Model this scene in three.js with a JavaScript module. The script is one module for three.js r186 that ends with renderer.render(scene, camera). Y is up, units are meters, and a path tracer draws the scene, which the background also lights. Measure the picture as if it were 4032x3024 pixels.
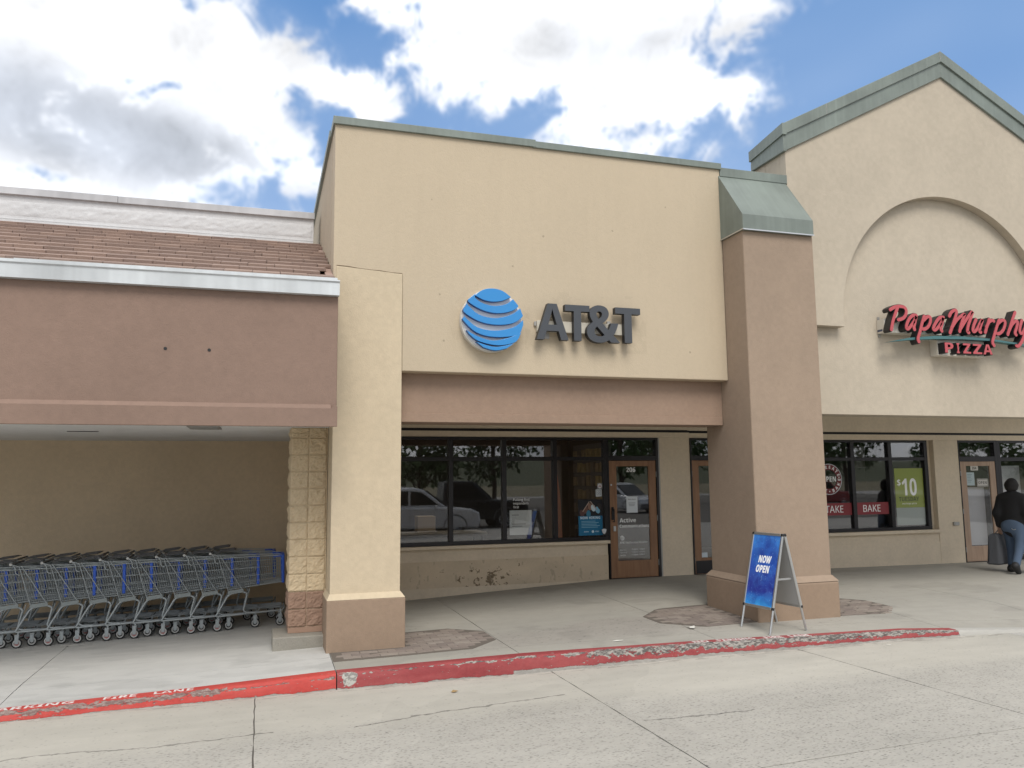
import * as THREE from 'three';
import { createNoise3D } from 'simplex-noise';
import { mergeGeometries, toCreasedNormals } from 'three/addons/utils/BufferGeometryUtils.js';
import { RoundedBoxGeometry } from 'three/addons/geometries/RoundedBoxGeometry.js';
import { TextGeometry } from 'three/addons/geometries/TextGeometry.js';
import { FontLoader } from 'three/addons/loaders/FontLoader.js';
import { RectAreaLightUniformsLib } from 'three/addons/lights/RectAreaLightUniformsLib.js';

// ---------------------------------------------------------------- seeded random
function rng(seed) { let s = seed >>> 0; return () => { s = (s + 0x6d2b79f5) | 0; let t = Math.imul(s ^ (s >>> 15), 1 | s); t = (t + Math.imul(t ^ (t >>> 7), 61 | t)) ^ t; return ((t ^ (t >>> 14)) >>> 0) / 4294967296; }; }
const noise3 = createNoise3D(rng(11));
const clamp = (v, a = 0, b = 1) => Math.min(b, Math.max(a, v));
const sstep = (a, b, v) => { const t = clamp((v - a) / (b - a)); return t * t * (3 - 2 * t); };
const lerp = (a, b, t) => a + (b - a) * t;
const R = Math.PI / 180;

// ---------------------------------------------------------------- scene, camera
const scene = new THREE.Scene();
const camera = new THREE.PerspectiveCamera(51.0, 4 / 3, 0.05, 3000);
camera.position.set(0, 1.92, 9.56);
camera.rotation.order = 'YXZ';
camera.rotation.set(0.118173, -0.301722, -0.010824);

const renderer = new THREE.WebGLRenderer({ antialias: true });
renderer.toneMapping = THREE.LinearToneMapping;
renderer.toneMappingExposure = 1.95;
renderer.shadowMap.enabled = true;
renderer.shadowMap.type = THREE.PCFSoftShadowMap;
RectAreaLightUniformsLib.init();

// ---------------------------------------------------------------- sky: blue air with broken cumulus
function makeSky(W, H) {
  const data = new Float32Array(W * H * 4);
  // cloud masses and clear gaps by direction: [azimuth, elevation, half width, half height, strength]
  const mass = [
    [-14, 27.5, 13, 4.6, 1.0], [-24, 22, 14, 7, 1.0], [-9, 22.5, 10, 4.2, 1.0], [-1.5, 22.8, 4.0, 3.0, .8], [-14, 17.5, 15, 2.2, .85], [2.6, 20.8, 2.6, 1.7, .62],
    [7.2, 26.0, 3.1, 2.0, .85], [.6, 27.4, 2.8, 1.5, .62], [-2.0, 30.6, 1.8, 2.2, .46], [4.0, 27.0, 2.2, 1.3, .55],
    [20, 31, 12, 4.6, 1.15], [9.5, 32.6, 5.0, 2.2, .7], [14, 28.2, 3.0, 2.6, .55], [26, 27, 8, 3.2, .85], [32.5, 25.6, 4.5, 1.8, .62], [26, 23.4, 8, 1.8, .40], [34, 30.5, 3, 2.2, .5],
    [42, 31.8, 4, 1.0, .34], [49, 31.2, 3, 1.0, .34], [18, 23.6, 4, 1.4, .34], [40, 29.6, 1.4, .8, .22],
  ];
  const clear = [[43, 25, 6, 5, 1.0], [50, 23, 7, 7, 1.0], [2.6, 31.0, 1.6, 2.2, .75], [6.3, 29.6, 2.2, 1.6, .8], [9.9, 28.6, 1.6, 1.6, .45], [10.6, 24.9, 1.9, 1.5, .6], [1.6, 18.8, 3.0, 1.3, .62], [13.4, 24.6, 2.4, 1.2, .38], [1.6, 24.9, 1.4, 1.4, .45], [4.3, 24.2, 1.2, 1.6, .5], [38.5, 21.5, 5, 3, .6], [36.5, 27.8, 1.5, 1.2, .4]];
  const gauss = (list, az, el) => { let m = 0; for (const [ca, cel, wa, we, s] of list) { const u = (az - ca) / wa, v = (el - cel) / we, q = u * u + v * v; if (q < 6) m = Math.max(m, s * Math.exp(-q * .8)); } return m; };
  for (let j = 0; j < H; j++) {
    const el = ((j + .5) / H) * 180 - 90;                       // row 0 is the nadir
    for (let i = 0; i < W; i++) {
      const k = (j * W + i) * 4;
      const phi = ((i + .5) / W - .5) * 2 * Math.PI;
      const ce = Math.cos(el * R), dx = Math.cos(phi) * ce, dz = Math.sin(phi) * ce, dy = Math.sin(el * R);
      if (el < -1) { data[k] = .24; data[k + 1] = .235; data[k + 2] = .22; data[k + 3] = 1; continue; }
      const az = Math.atan2(dx, -dz) / R;
      const t = clamp(el / 45);
      let r = lerp(.112, .058, Math.pow(t, .8)), g = lerp(.215, .138, Math.pow(t, .8)), b = lerp(.39, .295, Math.pow(t, .9));
      const hz = Math.exp(-Math.max(el, 0) / 8); r = lerp(r, .80, hz * .9); g = lerp(g, .83, hz * .9); b = lerp(b, .86, hz * .9);
      const thin = sstep(.1, .7, .5 + .5 * noise3(dx * 2.2 + 5, dy * 6, dz * 2.2)) * .07 + .025 * noise3(dx * 7, dy * 16, dz * 7); r += thin * .32; g += thin * .3; b += thin * .22;   // thin high veil
      // cumulus: puffs at many sizes on the cloud masses
      let n = 0, a = 1, f = 7.5, fine = 0, tot = 0;
      const wx = noise3(dx * 11 + 3, dy * 14, dz * 11) * .022, wy = noise3(dx * 11, dy * 14 + 7, dz * 11) * .022, wz = noise3(dx * 11, dy * 14, dz * 11 + 17) * .022;
      for (let o = 0; o < 7; o++) { const v = noise3((dx + wx) * f, (dy + wy) * f * 1.3, (dz + wz) * f + o * 7.3); n += a * v; tot += a; if (o > 2) fine += a * (1 - 2 * Math.abs(v)); a *= .66; f *= 2.05; }
      n /= tot * .5;
      const near = az > -60 && az < 80 && el < 60;
      const inView = near ? sstep(-60, -25, az) * (1 - sstep(56, 80, az)) * (1 - sstep(36, 55, el)) : 0;
      const m = near ? gauss(mass, az, el) : 0, c = near ? gauss(clear, az, el) : 0;
      const bias = lerp(.30 + .35 * noise3(dx * 2, dy * 3, dz * 2), m * 1.40 - c * .95 - .40, inView);
      const d = bias + n * .62 + fine * .17 + (el < 9 ? (9 - el) * .03 : 0);
      const al = clamp(sstep(-.20, .42, d) * .88 + sstep(-.46, .1, d) * .12);
      const u1 = (az + 12) / 15.5, v1 = (el - 21.7 + .10 * (az + 9)) / 3.3, u2 = (az - 25) / 5, v2 = (el - 29.4) / 2.2;
      let dark = near ? Math.exp(-Math.pow(u1 * u1 + v1 * v1, 1.5)) * sstep(.05, .55, d + n * .1) : 0;
      if (near) dark = Math.max(dark, .34 * Math.exp(-(u2 * u2 + v2 * v2)) * sstep(.1, .6, d));
      if (inView < 1) dark = lerp(sstep(.55, 1.1, d) * .45, dark, inView);
      const soft = .5 + .5 * noise3(dx * 8, dy * 13, dz * 8 + 40) * .7 + n * .25 - fine * .1;
      const w = lerp(.78, .40, clamp(soft * .9)) * lerp(1, .56, clamp(dark)) * lerp(.94, 1, al);
      data[k] = lerp(r, w * lerp(.985, .93, dark), al); data[k + 1] = lerp(g, w, al); data[k + 2] = lerp(b, w * lerp(1.03, 1.13, dark), al); data[k + 3] = 1;
    }
  }
  const tex = new THREE.DataTexture(data, W, H, THREE.RGBAFormat, THREE.FloatType);
  tex.mapping = THREE.EquirectangularReflectionMapping; tex.magFilter = THREE.LinearFilter; tex.minFilter = THREE.LinearFilter; tex.needsUpdate = true;
  return tex;
}
const skyTex = makeSky(2048, 1024);
scene.background = skyTex; scene.environment = skyTex;

// ---------------------------------------------------------------- sun behind thin cloud: soft, high, a little to the front
const sun = new THREE.DirectionalLight(new THREE.Color(1, .955, .89), 1.3);
sun.position.set(2, 27, 20); sun.target.position.set(4, 0, -1); scene.add(sun, sun.target);
sun.castShadow = true; sun.shadow.radius = 56; sun.shadow.mapSize.set(4096, 4096);
Object.assign(sun.shadow.camera, { left: -22, right: 22, top: 22, bottom: -22, near: 1, far: 90 });

// ================================================================ helpers
const taken = new Map();
function numbered(name) { const n = taken.get(name) || 0; taken.set(name, n + 1); return n ? name + '_' + String(n).padStart(3, '0') : name; }
const baseOf = new WeakMap();
function shade(o) { o.castShadow = true; o.receiveShadow = true; return o; }
// a Group at the thing's base; geometry handed to part() is in world metres unless the thing is local
function thing(name, label, category, base = [0, 0, 0], group, kind) {
  const o = new THREE.Group(); o.name = numbered(name); o.position.set(...base); scene.add(o);
  o.userData = kind ? { kind } : { label, category }; if (group) o.userData.group = group;
  baseOf.set(o, base); return o;
}
function part(name, geo, mat, parent, local = false) {
  if (Array.isArray(geo)) geo = merge(geo);
  const b = baseOf.get(parent);
  if (!local) geo.translate(-b[0], -b[1], -b[2]);
  const m = shade(new THREE.Mesh(geo, mat)); m.name = name; parent.add(m); baseOf.set(m, b); return m;
}
// one mesh that is a whole thing
function single(name, geo, mat, label, category, base, group, kind) {
  if (Array.isArray(geo)) geo = merge(geo);
  geo.translate(-base[0], -base[1], -base[2]);
  const m = shade(new THREE.Mesh(geo, mat)); m.name = numbered(name); m.position.set(...base); scene.add(m);
  m.userData = kind ? { kind } : { label, category }; if (group) m.userData.group = group; baseOf.set(m, base); return m;
}
function merge(list) {
  const g = list.map((q) => { const n = q.index ? q.toNonIndexed() : q; for (const k of Object.keys(n.attributes)) if (!['position', 'normal', 'uv'].includes(k)) n.deleteAttribute(k); if (!n.attributes.uv) n.setAttribute('uv', new THREE.BufferAttribute(new Float32Array(n.attributes.position.count * 2), 2)); n.morphAttributes = {}; return n; });
  return g.length === 1 ? g[0] : mergeGeometries(g, false);
}
// planar texture coordinates in metres, picked by the way each triangle faces
function metres(g, ox = 0, oy = 0, oz = 0) {
  if (g.index) g = g.toNonIndexed();
  const p = g.attributes.position, uv = new Float32Array(p.count * 2), A = new THREE.Vector3(), B = new THREE.Vector3(), C = new THREE.Vector3();
  for (let i = 0; i < p.count; i += 3) {
    A.fromBufferAttribute(p, i); B.fromBufferAttribute(p, i + 1); C.fromBufferAttribute(p, i + 2);
    const n = B.clone().sub(A).cross(C.clone().sub(A)); const x = Math.abs(n.x), y = Math.abs(n.y), z = Math.abs(n.z);
    [A, B, C].forEach((v, k) => { const a = (i + k) * 2; if (y >= x && y >= z) { uv[a] = v.x + ox; uv[a + 1] = -v.z + oz; } else if (x >= z) { uv[a] = v.z + oz + 3.7; uv[a + 1] = v.y + oy; } else { uv[a] = v.x + ox; uv[a + 1] = v.y + oy; } });
  }
  g.setAttribute('uv', new THREE.BufferAttribute(uv, 2)); return g;
}
function box(x0, x1, y0, y1, z0, z1, bevel = 0) {
  const w = x1 - x0, h = y1 - y0, d = z1 - z0;
  const g = bevel ? new RoundedBoxGeometry(w, h, d, 2, Math.min(bevel, w / 2.01, h / 2.01, d / 2.01)) : new THREE.BoxGeometry(w, h, d);
  g.translate((x0 + x1) / 2, (y0 + y1) / 2, (z0 + z1) / 2); return metres(g);
}
function quadPrism(pts, depth) { }                                  // placeholder to keep names short
// polygon (list of [x, y]) in the plane of the wall, extruded from z0 to z1
function slabXY(pts, z0, z1, bevel = 0, holes = []) {
  const s = new THREE.Shape(pts.map(([x, y]) => new THREE.Vector2(x, y)));
  for (const h of holes) s.holes.push(new THREE.Path(h.map(([x, y]) => new THREE.Vector2(x, y))));
  const g = new THREE.ExtrudeGeometry(s, { depth: z1 - z0 - 2 * bevel, bevelEnabled: bevel > 0, bevelThickness: bevel, bevelSize: bevel, bevelOffset: -bevel, bevelSegments: 2, curveSegments: 24 });
  g.translate(0, 0, z0 + bevel); return metres(g);
}
// polygon (list of [z, y]) extruded along x
function slabZY(pts, x0, x1, bevel = 0) {
  const s = new THREE.Shape(pts.map(([z, y]) => new THREE.Vector2(-z, y)));
  const g = new THREE.ExtrudeGeometry(s, { depth: x1 - x0 - 2 * bevel, bevelEnabled: bevel > 0, bevelThickness: bevel, bevelSize: bevel, bevelOffset: -bevel, bevelSegments: 2 });
  g.rotateY(Math.PI / 2); g.translate(x0 + bevel, 0, 0); return metres(g);
}
const V3 = (x, y, z) => new THREE.Vector3(x, y, z);
function rod(a, b, r, sides = 6, r2 = r) {
  const A = V3(...a), B = V3(...b), d = B.clone().sub(A), g = new THREE.CylinderGeometry(r2, r, d.length(), sides, 1);
  g.applyQuaternion(new THREE.Quaternion().setFromUnitVectors(V3(0, 1, 0), d.clone().normalize())); g.translate((A.x + B.x) / 2, (A.y + B.y) / 2, (A.z + B.z) / 2); return g;
}
function rounded(pts, rad, n = 4) {                                 // round the corners of a polyline
  const P = pts.map((p) => V3(...p)), out = [P[0]];
  for (let i = 1; i < P.length - 1; i++) {
    const a = P[i].clone().sub(P[i - 1]), b = P[i + 1].clone().sub(P[i]), r = Math.min(rad, a.length() * .48, b.length() * .48);
    const s = P[i].clone().addScaledVector(a.normalize(), -r), e = P[i].clone().addScaledVector(b.normalize(), r);
    for (let k = 0; k <= n; k++) { const t = k / n; out.push(s.clone().multiplyScalar((1 - t) * (1 - t)).addScaledVector(P[i], 2 * t * (1 - t)).addScaledVector(e, t * t)); }
  }
  out.push(P[P.length - 1]); return out;
}
function tube(P, r, sides = 6, closed = false) {
  P = P.map((p) => (p.isVector3 ? p : V3(...p)));
  const pos = [], nor = [], uv = [], idx = []; let up = V3(0, 0, 1), prev = null;
  for (let i = 0; i < P.length; i++) {
    const t = (P[Math.min(i + 1, P.length - 1)].clone().sub(P[Math.max(i - 1, 0)])).normalize();
    if (!prev) { if (Math.abs(t.dot(up)) > .9) up = V3(0, 1, 0); } else up = up.applyQuaternion(new THREE.Quaternion().setFromUnitVectors(prev, t));
    prev = t; const s = up.clone().cross(t).normalize(), u = t.clone().cross(s).normalize(); up = u;
    for (let k = 0; k < sides; k++) { const a = k / sides * Math.PI * 2, n = s.clone().multiplyScalar(Math.cos(a)).addScaledVector(u, Math.sin(a)); pos.push(P[i].x + n.x * r, P[i].y + n.y * r, P[i].z + n.z * r); nor.push(n.x, n.y, n.z); uv.push(k / sides, i * .1); }
  }
  for (let i = 0; i < P.length - 1; i++) for (let k = 0; k < sides; k++) { const a = i * sides + k, b = i * sides + (k + 1) % sides, c = a + sides, d = b + sides; idx.push(a, b, c, b, d, c); }
  const c0 = pos.length / 3; for (const e of [0, P.length - 1]) { pos.push(P[e].x, P[e].y, P[e].z); nor.push(...(e ? prev.toArray() : prev.clone().negate().toArray())); uv.push(0, 0); for (let k = 0; k < sides; k++) { const a = e * sides + k, b = e * sides + (k + 1) % sides; e ? idx.push(a, b, c0 + 1) : idx.push(b, a, c0); } }
  const g = new THREE.BufferGeometry(); g.setAttribute('position', new THREE.Float32BufferAttribute(pos, 3)); g.setAttribute('normal', new THREE.Float32BufferAttribute(nor, 3)); g.setAttribute('uv', new THREE.Float32BufferAttribute(uv, 2)); g.setIndex(idx); return g;
}
const font = await new FontLoader().loadAsync('fonts/droid/droid_sans_bold.typeface.json');
const fontR = await new FontLoader().loadAsync('fonts/droid/droid_sans_regular.typeface.json');
const caps = new Map();
function capOf(f) { if (!caps.has(f)) { const g = new TextGeometry('H', { font: f, size: 1, depth: 1, bevelEnabled: false }); g.computeBoundingBox(); caps.set(f, g.boundingBox.max.y); } return caps.get(f); }
// text fitted between x0..x1 (or by height only) with its foot at y, standing on plane z
function text(str, x0, y, z, h, depth, { x1 = null, f = font, bevel = 0, seg = 4, slant = 0 } = {}) {
  const g = new TextGeometry(str, { font: f, size: 1, depth: 1, curveSegments: seg, bevelEnabled: false });
  g.computeBoundingBox(); const b = g.boundingBox, cap = capOf(f); g.translate(-b.min.x, 0, 0);
  const sx = x1 === null ? h / cap : (x1 - x0) / (b.max.x - b.min.x);
  g.scale(sx, h / cap, depth); if (slant) { const p = g.attributes.position; for (let i = 0; i < p.count; i++) p.setX(i, p.getX(i) + p.getY(i) * slant); }
  g.translate(x0, y, z); return g;
}
// ---------------------------------------------------------------- periodic value noise for textures
function lattice(n, seed) { const r = rng(seed), a = new Float32Array(n * n); for (let i = 0; i < n * n; i++) a[i] = r(); return a; }
const LAT = [1, 2, 3, 4, 5, 6, 7, 8].map((s) => lattice(256, s * 77));
function vnoise(x, y, period, o = 0) {
  const L = LAT[o & 7]; const xi = Math.floor(x), yi = Math.floor(y), fx = x - xi, fy = y - yi, u = fx * fx * (3 - 2 * fx), v = fy * fy * (3 - 2 * fy);
  const w = (q) => ((q % period) + period) % period & 255; const a = w(xi), b = w(xi + 1), c = w(yi) * 256, d = w(yi + 1) * 256;
  return lerp(lerp(L[c + a], L[c + b], u), lerp(L[d + a], L[d + b], u), v);
}
function fbm(x, y, period, oct, gain = .5, o = 0) { let s = 0, a = 1, t = 0; for (let i = 0; i < oct; i++) { s += a * vnoise(x, y, period, o + i); t += a; a *= gain; x *= 2; y *= 2; period *= 2; } return s / t; }
const sr = (v) => Math.round(clamp(v <= .0031308 ? v * 12.92 : 1.055 * Math.pow(v, 1 / 2.4) - .055) * 255);
// fn(u, v) -> [r, g, b] linear
function colourTex(w, h, fn, wrap = true) {
  const d = new Uint8Array(w * h * 4);
  for (let j = 0; j < h; j++) for (let i = 0; i < w; i++) { const c = fn(i / w, j / h, i, j), k = (j * w + i) * 4; d[k] = sr(c[0]); d[k + 1] = sr(c[1]); d[k + 2] = sr(c[2]); d[k + 3] = c.length > 3 ? Math.round(clamp(c[3]) * 255) : 255; }
  const t = new THREE.DataTexture(d, w, h, THREE.RGBAFormat, THREE.UnsignedByteType); t.colorSpace = THREE.SRGBColorSpace; return finish(t, wrap);
}
function greyTex(w, h, fn, wrap = true) {
  const d = new Uint8Array(w * h * 4);
  for (let j = 0; j < h; j++) for (let i = 0; i < w; i++) { const v = Math.round(clamp(fn(i / w, j / h, i, j)) * 255), k = (j * w + i) * 4; d[k] = d[k + 1] = d[k + 2] = v; d[k + 3] = 255; }
  return finish(new THREE.DataTexture(d, w, h, THREE.RGBAFormat, THREE.UnsignedByteType), wrap);
}
function finish(t, wrap) { t.magFilter = THREE.LinearFilter; t.minFilter = THREE.LinearMipmapLinearFilter; t.generateMipmaps = true; t.wrapS = t.wrapT = wrap ? THREE.RepeatWrapping : THREE.ClampToEdgeWrapping; t.needsUpdate = true; return t; }
function rep(t, u, v = u) { const c = t.clone(); c.repeat.set(u, v); c.needsUpdate = true; return c; }
function canvasTex(w, h, draw) {
  const c = document.createElement('canvas'); c.width = w; c.height = h; const g = c.getContext('2d'); draw(g, w, h);
  const t = new THREE.CanvasTexture(c); t.colorSpace = THREE.SRGBColorSpace; t.magFilter = THREE.LinearFilter; t.needsUpdate = true; return t;
}
const lin = (r, g, b) => new THREE.Color().setRGB(r, g, b);
const std = (color, roughness = .9, extra = {}) => new THREE.MeshStandardMaterial({ color, roughness, metalness: 0, ...extra });

// ================================================================ materials
// stucco: float-finish grain and faint blotches where it was patched and rained on
const stuccoBlotch = greyTex(512, 512, (u, v) => { const a = fbm(u * 4, v * 4, 4, 5, .55), b = fbm(u * 16, v * 8, 16, 3, .5, 3), c = fbm(u * 96, v * 96, 96, 2, .6, 5); return .95 + (a - .5) * .075 + (b - .5) * .03 + (c - .5) * .05; });
stuccoBlotch.colorSpace = THREE.SRGBColorSpace;
const stuccoGrain = greyTex(512, 512, (u, v) => { const a = fbm(u * 128, v * 128, 128, 2, .6, 1), b = fbm(u * 40, v * 40, 40, 2, .5, 4), c = fbm(u * 6, v * 6, 6, 3, .5, 2); return a * .5 + b * .3 + c * .35; });
const stucco = (r, g, b, tile = 5.3) => std(lin(r, g, b), .93, { map: rep(stuccoBlotch, 1 / tile), bumpMap: rep(stuccoGrain, 1 / .9), bumpScale: .003 });
const M = {
  cream: stucco(.52, .43, .308), creamPale: stucco(.525, .455, .355, 6.1), brown: stucco(.268, .182, .14), tan: stucco(.35, .263, .192, 4.7), plinth: stucco(.335, .242, .17, 3.9),
  beam: stucco(.325, .226, .163, 4.1), shop: stucco(.74, .625, .47, 3.3), alcove: stucco(.67, .535, .37, 4.4), white: stucco(.66, .66, .66, 3.1), soffit: stucco(.80, .80, .79, 7),  // shop and alcove: cream lightened in colour to offset the shade of the recesses
  blockTan: stucco(.66, .53, .35, 1.9), blockBrown: stucco(.34, .22, .158, 1.9), mortarTan: std(lin(.68, .55, .37), .95), mortarBrown: std(lin(.34, .22, .158), .95), columnCream: stucco(.62, .515, .362, 4.9),
};
const metalGrime = greyTex(256, 256, (u, v) => .9 + (fbm(u * 5, v * 5, 5, 5, .55, 2) - .5) * .22 + (fbm(u * 60, v * 3, 60, 2, .5, 6) - .5) * .08); metalGrime.colorSpace = THREE.SRGBColorSpace;
M.green = std(lin(.235, .272, .238), .42, { map: rep(metalGrime, .45), metalness: .05 });
M.gutter = std(lin(.70, .73, .74), .45, { map: rep(metalGrime, .3), metalness: .05 });
M.capWhite = std(lin(.60, .60, .61), .5, { map: rep(metalGrime, .3) });
M.frame = std(lin(.018, .016, .017), .38, { metalness: .3 });
M.alum = std(lin(.55, .56, .56), .32, { metalness: .85 });
M.alumDull = std(lin(.36, .35, .33), .5, { metalness: .4 });
M.black = std(lin(.012, .012, .013), .5);
M.glass = new THREE.MeshPhysicalMaterial({ color: 0xffffff, transmission: 1, thickness: 0, roughness: .015, ior: 1.78, metalness: 0 });
const grain = (base, dark) => colourTex(128, 512, (u, v) => { const w = fbm(u * 10 + fbm(u * 3, v * 2, 3, 2) * 2, v * 3, 12, 4, .55, 2), s = fbm(u * 60, v * 4, 60, 2, .5, 4); const t = clamp(.35 + (w - .5) * 1.1 + (s - .5) * .5); return [lerp(base[0], dark[0], t), lerp(base[1], dark[1], t), lerp(base[2], dark[2], t)]; });
M.wood = std(0xffffff, .5, { map: rep(grain([.30, .155, .075], [.185, .09, .042]), 1.6, .8) });
M.woodPale = std(0xffffff, .6, { map: rep(grain([.42, .29, .2], [.30, .20, .135]), 1.6, .8) });
const concreteNew = colourTex(1024, 1024, (u, v) => { const a = fbm(u * 4, v * 4, 4, 5, .55), b = fbm(u * 150, v * 150, 150, 2, .6, 3), s = fbm(u * 40, v * 12, 40, 2, .5, 5); const t = .88 + (a - .5) * .26 + (b - .5) * .16 + (s - .5) * .07; return [.44 * t, .425 * t, .385 * t]; });
const concreteBump = greyTex(512, 512, (u, v) => fbm(u * 120, v * 120, 120, 3, .6, 2) * .7 + fbm(u * 9, v * 9, 9, 3, .5, 5) * .3);

// ================================================================ ground heights (metres; the site climbs to the right and falls to the kerb)
const interp = (x, xs, ys) => { if (x <= xs[0]) return ys[0]; for (let i = 1; i < xs.length; i++) if (x <= xs[i]) return lerp(ys[i - 1], ys[i], (x - xs[i - 1]) / (xs[i] - xs[i - 1])); return ys[ys.length - 1]; };
const kX = [-8, -2.12, -.635, .783, 2.756, 4.97, 7.485, 8.4, 9.6, 16];
const kZ = [1.06, .96, .91, .86, .99, 1.13, 1.29, 1.345, 1.42, 1.76];
const kTop = [-.2, -.08, -.05, -.001, .053, .068, .063, .022, -.035, -.03];
const kBase = [-.28, -.164, -.155, -.155, -.124, -.07, -.037, -.037, -.045, -.04];
const mX = [-8, -2.1, -.63, .78, 1.63, 6, 7.2, 9, 13, 16], mY = [-.16, -.055, -.025, .015, .02, .12, .123, .10, .09, .09];
const bX = [-8, -2.5, .3, 2.25, 5.8, 8, 13, 16], bY = [-.18, -.08, -.03, .018, .193, .2, .166, .16];
const kerbZ = (x) => interp(x, kX, kZ), kerbTop = (x) => interp(x, kX, kTop), kerbBase = (x) => interp(x, kX, kBase);
function walkY(x, z) { const zc = kerbZ(x); const zz = [-3.54, .26, zc], yy = [interp(x, bX, bY), interp(x, mX, mY), kerbTop(x)]; return interp(z, zz, yy); }
const roadY = (x, z) => kerbBase(x) + .015 * clamp(z - kerbZ(x) - .2, 0, 8.5);

// a slab of paving whose top follows fn(x, z); corners are [x, z] in order; real thickness, open joint round it
function paver(x0, x1, zA, zB, fn, nx, nz, thick, uvFn, wob = 0, seed = 1) {
  const pos = [], uv = [], idx = []; const at = (i, j) => j * (nx + 1) + i;
  for (let j = 0; j <= nz; j++) for (let i = 0; i <= nx; i++) {
    let x = lerp(x0, x1, i / nx); const z0 = zA(x), z1 = zB(x); let z = lerp(z0, z1, j / nz);
    if (wob) { if (i === 0 || i === nx) x += wob * noise3(z * 3, x * 1.7, seed) * (i === 0 ? 1 : 1); if (j === 0 || j === nz) z += wob * noise3(x * 3, z * 1.7, seed + 9); }
    pos.push(x, fn(x, z), z); uv.push(...uvFn(x, z));
  }
  for (let j = 0; j < nz; j++) for (let i = 0; i < nx; i++) idx.push(at(i, j), at(i, j + 1), at(i + 1, j), at(i + 1, j), at(i, j + 1), at(i + 1, j + 1));
  const top = new THREE.BufferGeometry(); top.setAttribute('position', new THREE.Float32BufferAttribute(pos, 3)); top.setAttribute('uv', new THREE.Float32BufferAttribute(uv, 2)); top.setIndex(idx);
  const ring = []; for (let i = 0; i < nx; i++) ring.push(at(i, 0)); for (let j = 0; j < nz; j++) ring.push(at(nx, j)); for (let i = nx; i > 0; i--) ring.push(at(i, nz)); for (let j = nz; j > 0; j--) ring.push(at(0, j));
  const sp = [], su = [], si = []; ring.forEach((r, k) => { const p = pos.slice(r * 3, r * 3 + 3), q = uv.slice(r * 2, r * 2 + 2); sp.push(...p, p[0], p[1] - thick, p[2]); su.push(...q, ...q); const n = (k + 1) % ring.length; si.push(k * 2, n * 2, k * 2 + 1, n * 2, n * 2 + 1, k * 2 + 1); });
  const side = new THREE.BufferGeometry(); side.setAttribute('position', new THREE.Float32BufferAttribute(sp, 3)); side.setAttribute('uv', new THREE.Float32BufferAttribute(su, 2)); side.setIndex(si);
  top.computeVertexNormals(); side.computeVertexNormals(); return merge([top, side]);
}
const root = (name) => thing(name, '', '', [0, 0, 0], null, 'structure');

// ---------------------------------------------------------------- road: concrete lanes with worn aggregate, smooth along the gutter
const RX0 = -3, RX1 = 11, RZ0 = 1, RZ1 = 6.6;
const worn = (x, z) => { const edge = 2.28 + (x > 3 ? .28 * sstep(3, 5, x) : 0) + .18 * (fbm(x * .8 + 9, 3.3, 200, 4) - .5) * 2 + .10 * (fbm(x * 4, z * 4, 200, 3, .5, 3) - .5); return sstep(edge - .12, edge + .5, z); };
const crack = (x, z, pts, w) => { for (let i = 1; i < pts.length; i++) { const [ax, az] = pts[i - 1], [bx, bz] = pts[i]; if (x < ax - .1 || x > bx + .1) continue; const t = clamp((x - ax) / (bx - ax)), zz = lerp(az, bz, t) + .03 * (fbm(x * 9, 2, 200, 3, .6, 5) - .5) * 2; if (Math.abs(z - zz) < w * (.4 + 1.2 * vnoise(x * 22, 1, 200, 2))) return true; } return false; };
const roadCracks = [[[-2.4, 2.45], [-1.6, 2.3], [-.7, 2.4], [.05, 2.33]], [[.9, 2.4], [1.4, 2.27], [2.1, 2.2], [2.7, 2.14]], [[3.2, 3.2], [3.6, 3.27], [4.0, 3.3]]];
function roadCol(x, z, dot) {
  const w = worn(x, z), a = fbm(x * .45 + 3, z * .9, 200, 5, .55), b = fbm(x * 5, z * 5, 250, 3, .55, 2), s = fbm(x * 1.2, z * 9, 250, 3, .5, 4);
  let t = lerp(.94, .86, w) + (a - .5) * .22 + (b - .5) * .10 + (s - .5) * .09, r = .455, g = .432, bl = .375;
  r = lerp(r, .435, w); g = lerp(g, .414, w); bl = lerp(bl, .366, w);
  t += dot; return [r * t, g * t, bl * t];
}
const dotHash = rng(5), RW = 2048, RH = 1024, dots = new Float32Array(RW * RH);
for (let n = 0; n < 120000; n++) {                                    // pits and stones of the worn surface
  const i = Math.floor(dotHash() * RW), j = Math.floor(dotHash() * RH), x = lerp(RX0, RX1, i / RW), z = lerp(RZ0, RZ1, j / RH), w = worn(x, z);
  if (dotHash() > .10 + .9 * w) continue;
  const light = dotHash() < .34, amp = light ? .06 + dotHash() * .10 : -(.14 + dotHash() * .40), rx = .5 + dotHash() * 1.2, ry = .45 + dotHash() * .6;
  for (let q = -3; q <= 3; q++) for (let p = -3; p <= 3; p++) { const e = (p / rx) ** 2 + (q / ry) ** 2; if (e < 1.6 && i + p >= 0 && i + p < RW && j + q >= 0 && j + q < RH) dots[(j + q) * RW + i + p] += amp * clamp(1.5 - e); }
}
const roadMap = colourTex(RW, RH, (u, v, i, j) => {
  const x = lerp(RX0, RX1, u), z = lerp(RZ0, RZ1, v); let d = clamp(dots[j * RW + i], -.5, .25);
  for (const c of roadCracks) if (crack(x, z, c, .012)) d -= .42;
  if (z < kerbZ(x) + .27 && fbm(x * 7, z * 30, 250, 3, .6, 6) > .55) d -= .22;              // grit along the gutter
  if (fbm(x * .7, z * .35 + 5, 200, 4, .5, 1) > .63) d -= .05;
  return roadCol(x, z, d);
}, false);
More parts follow.
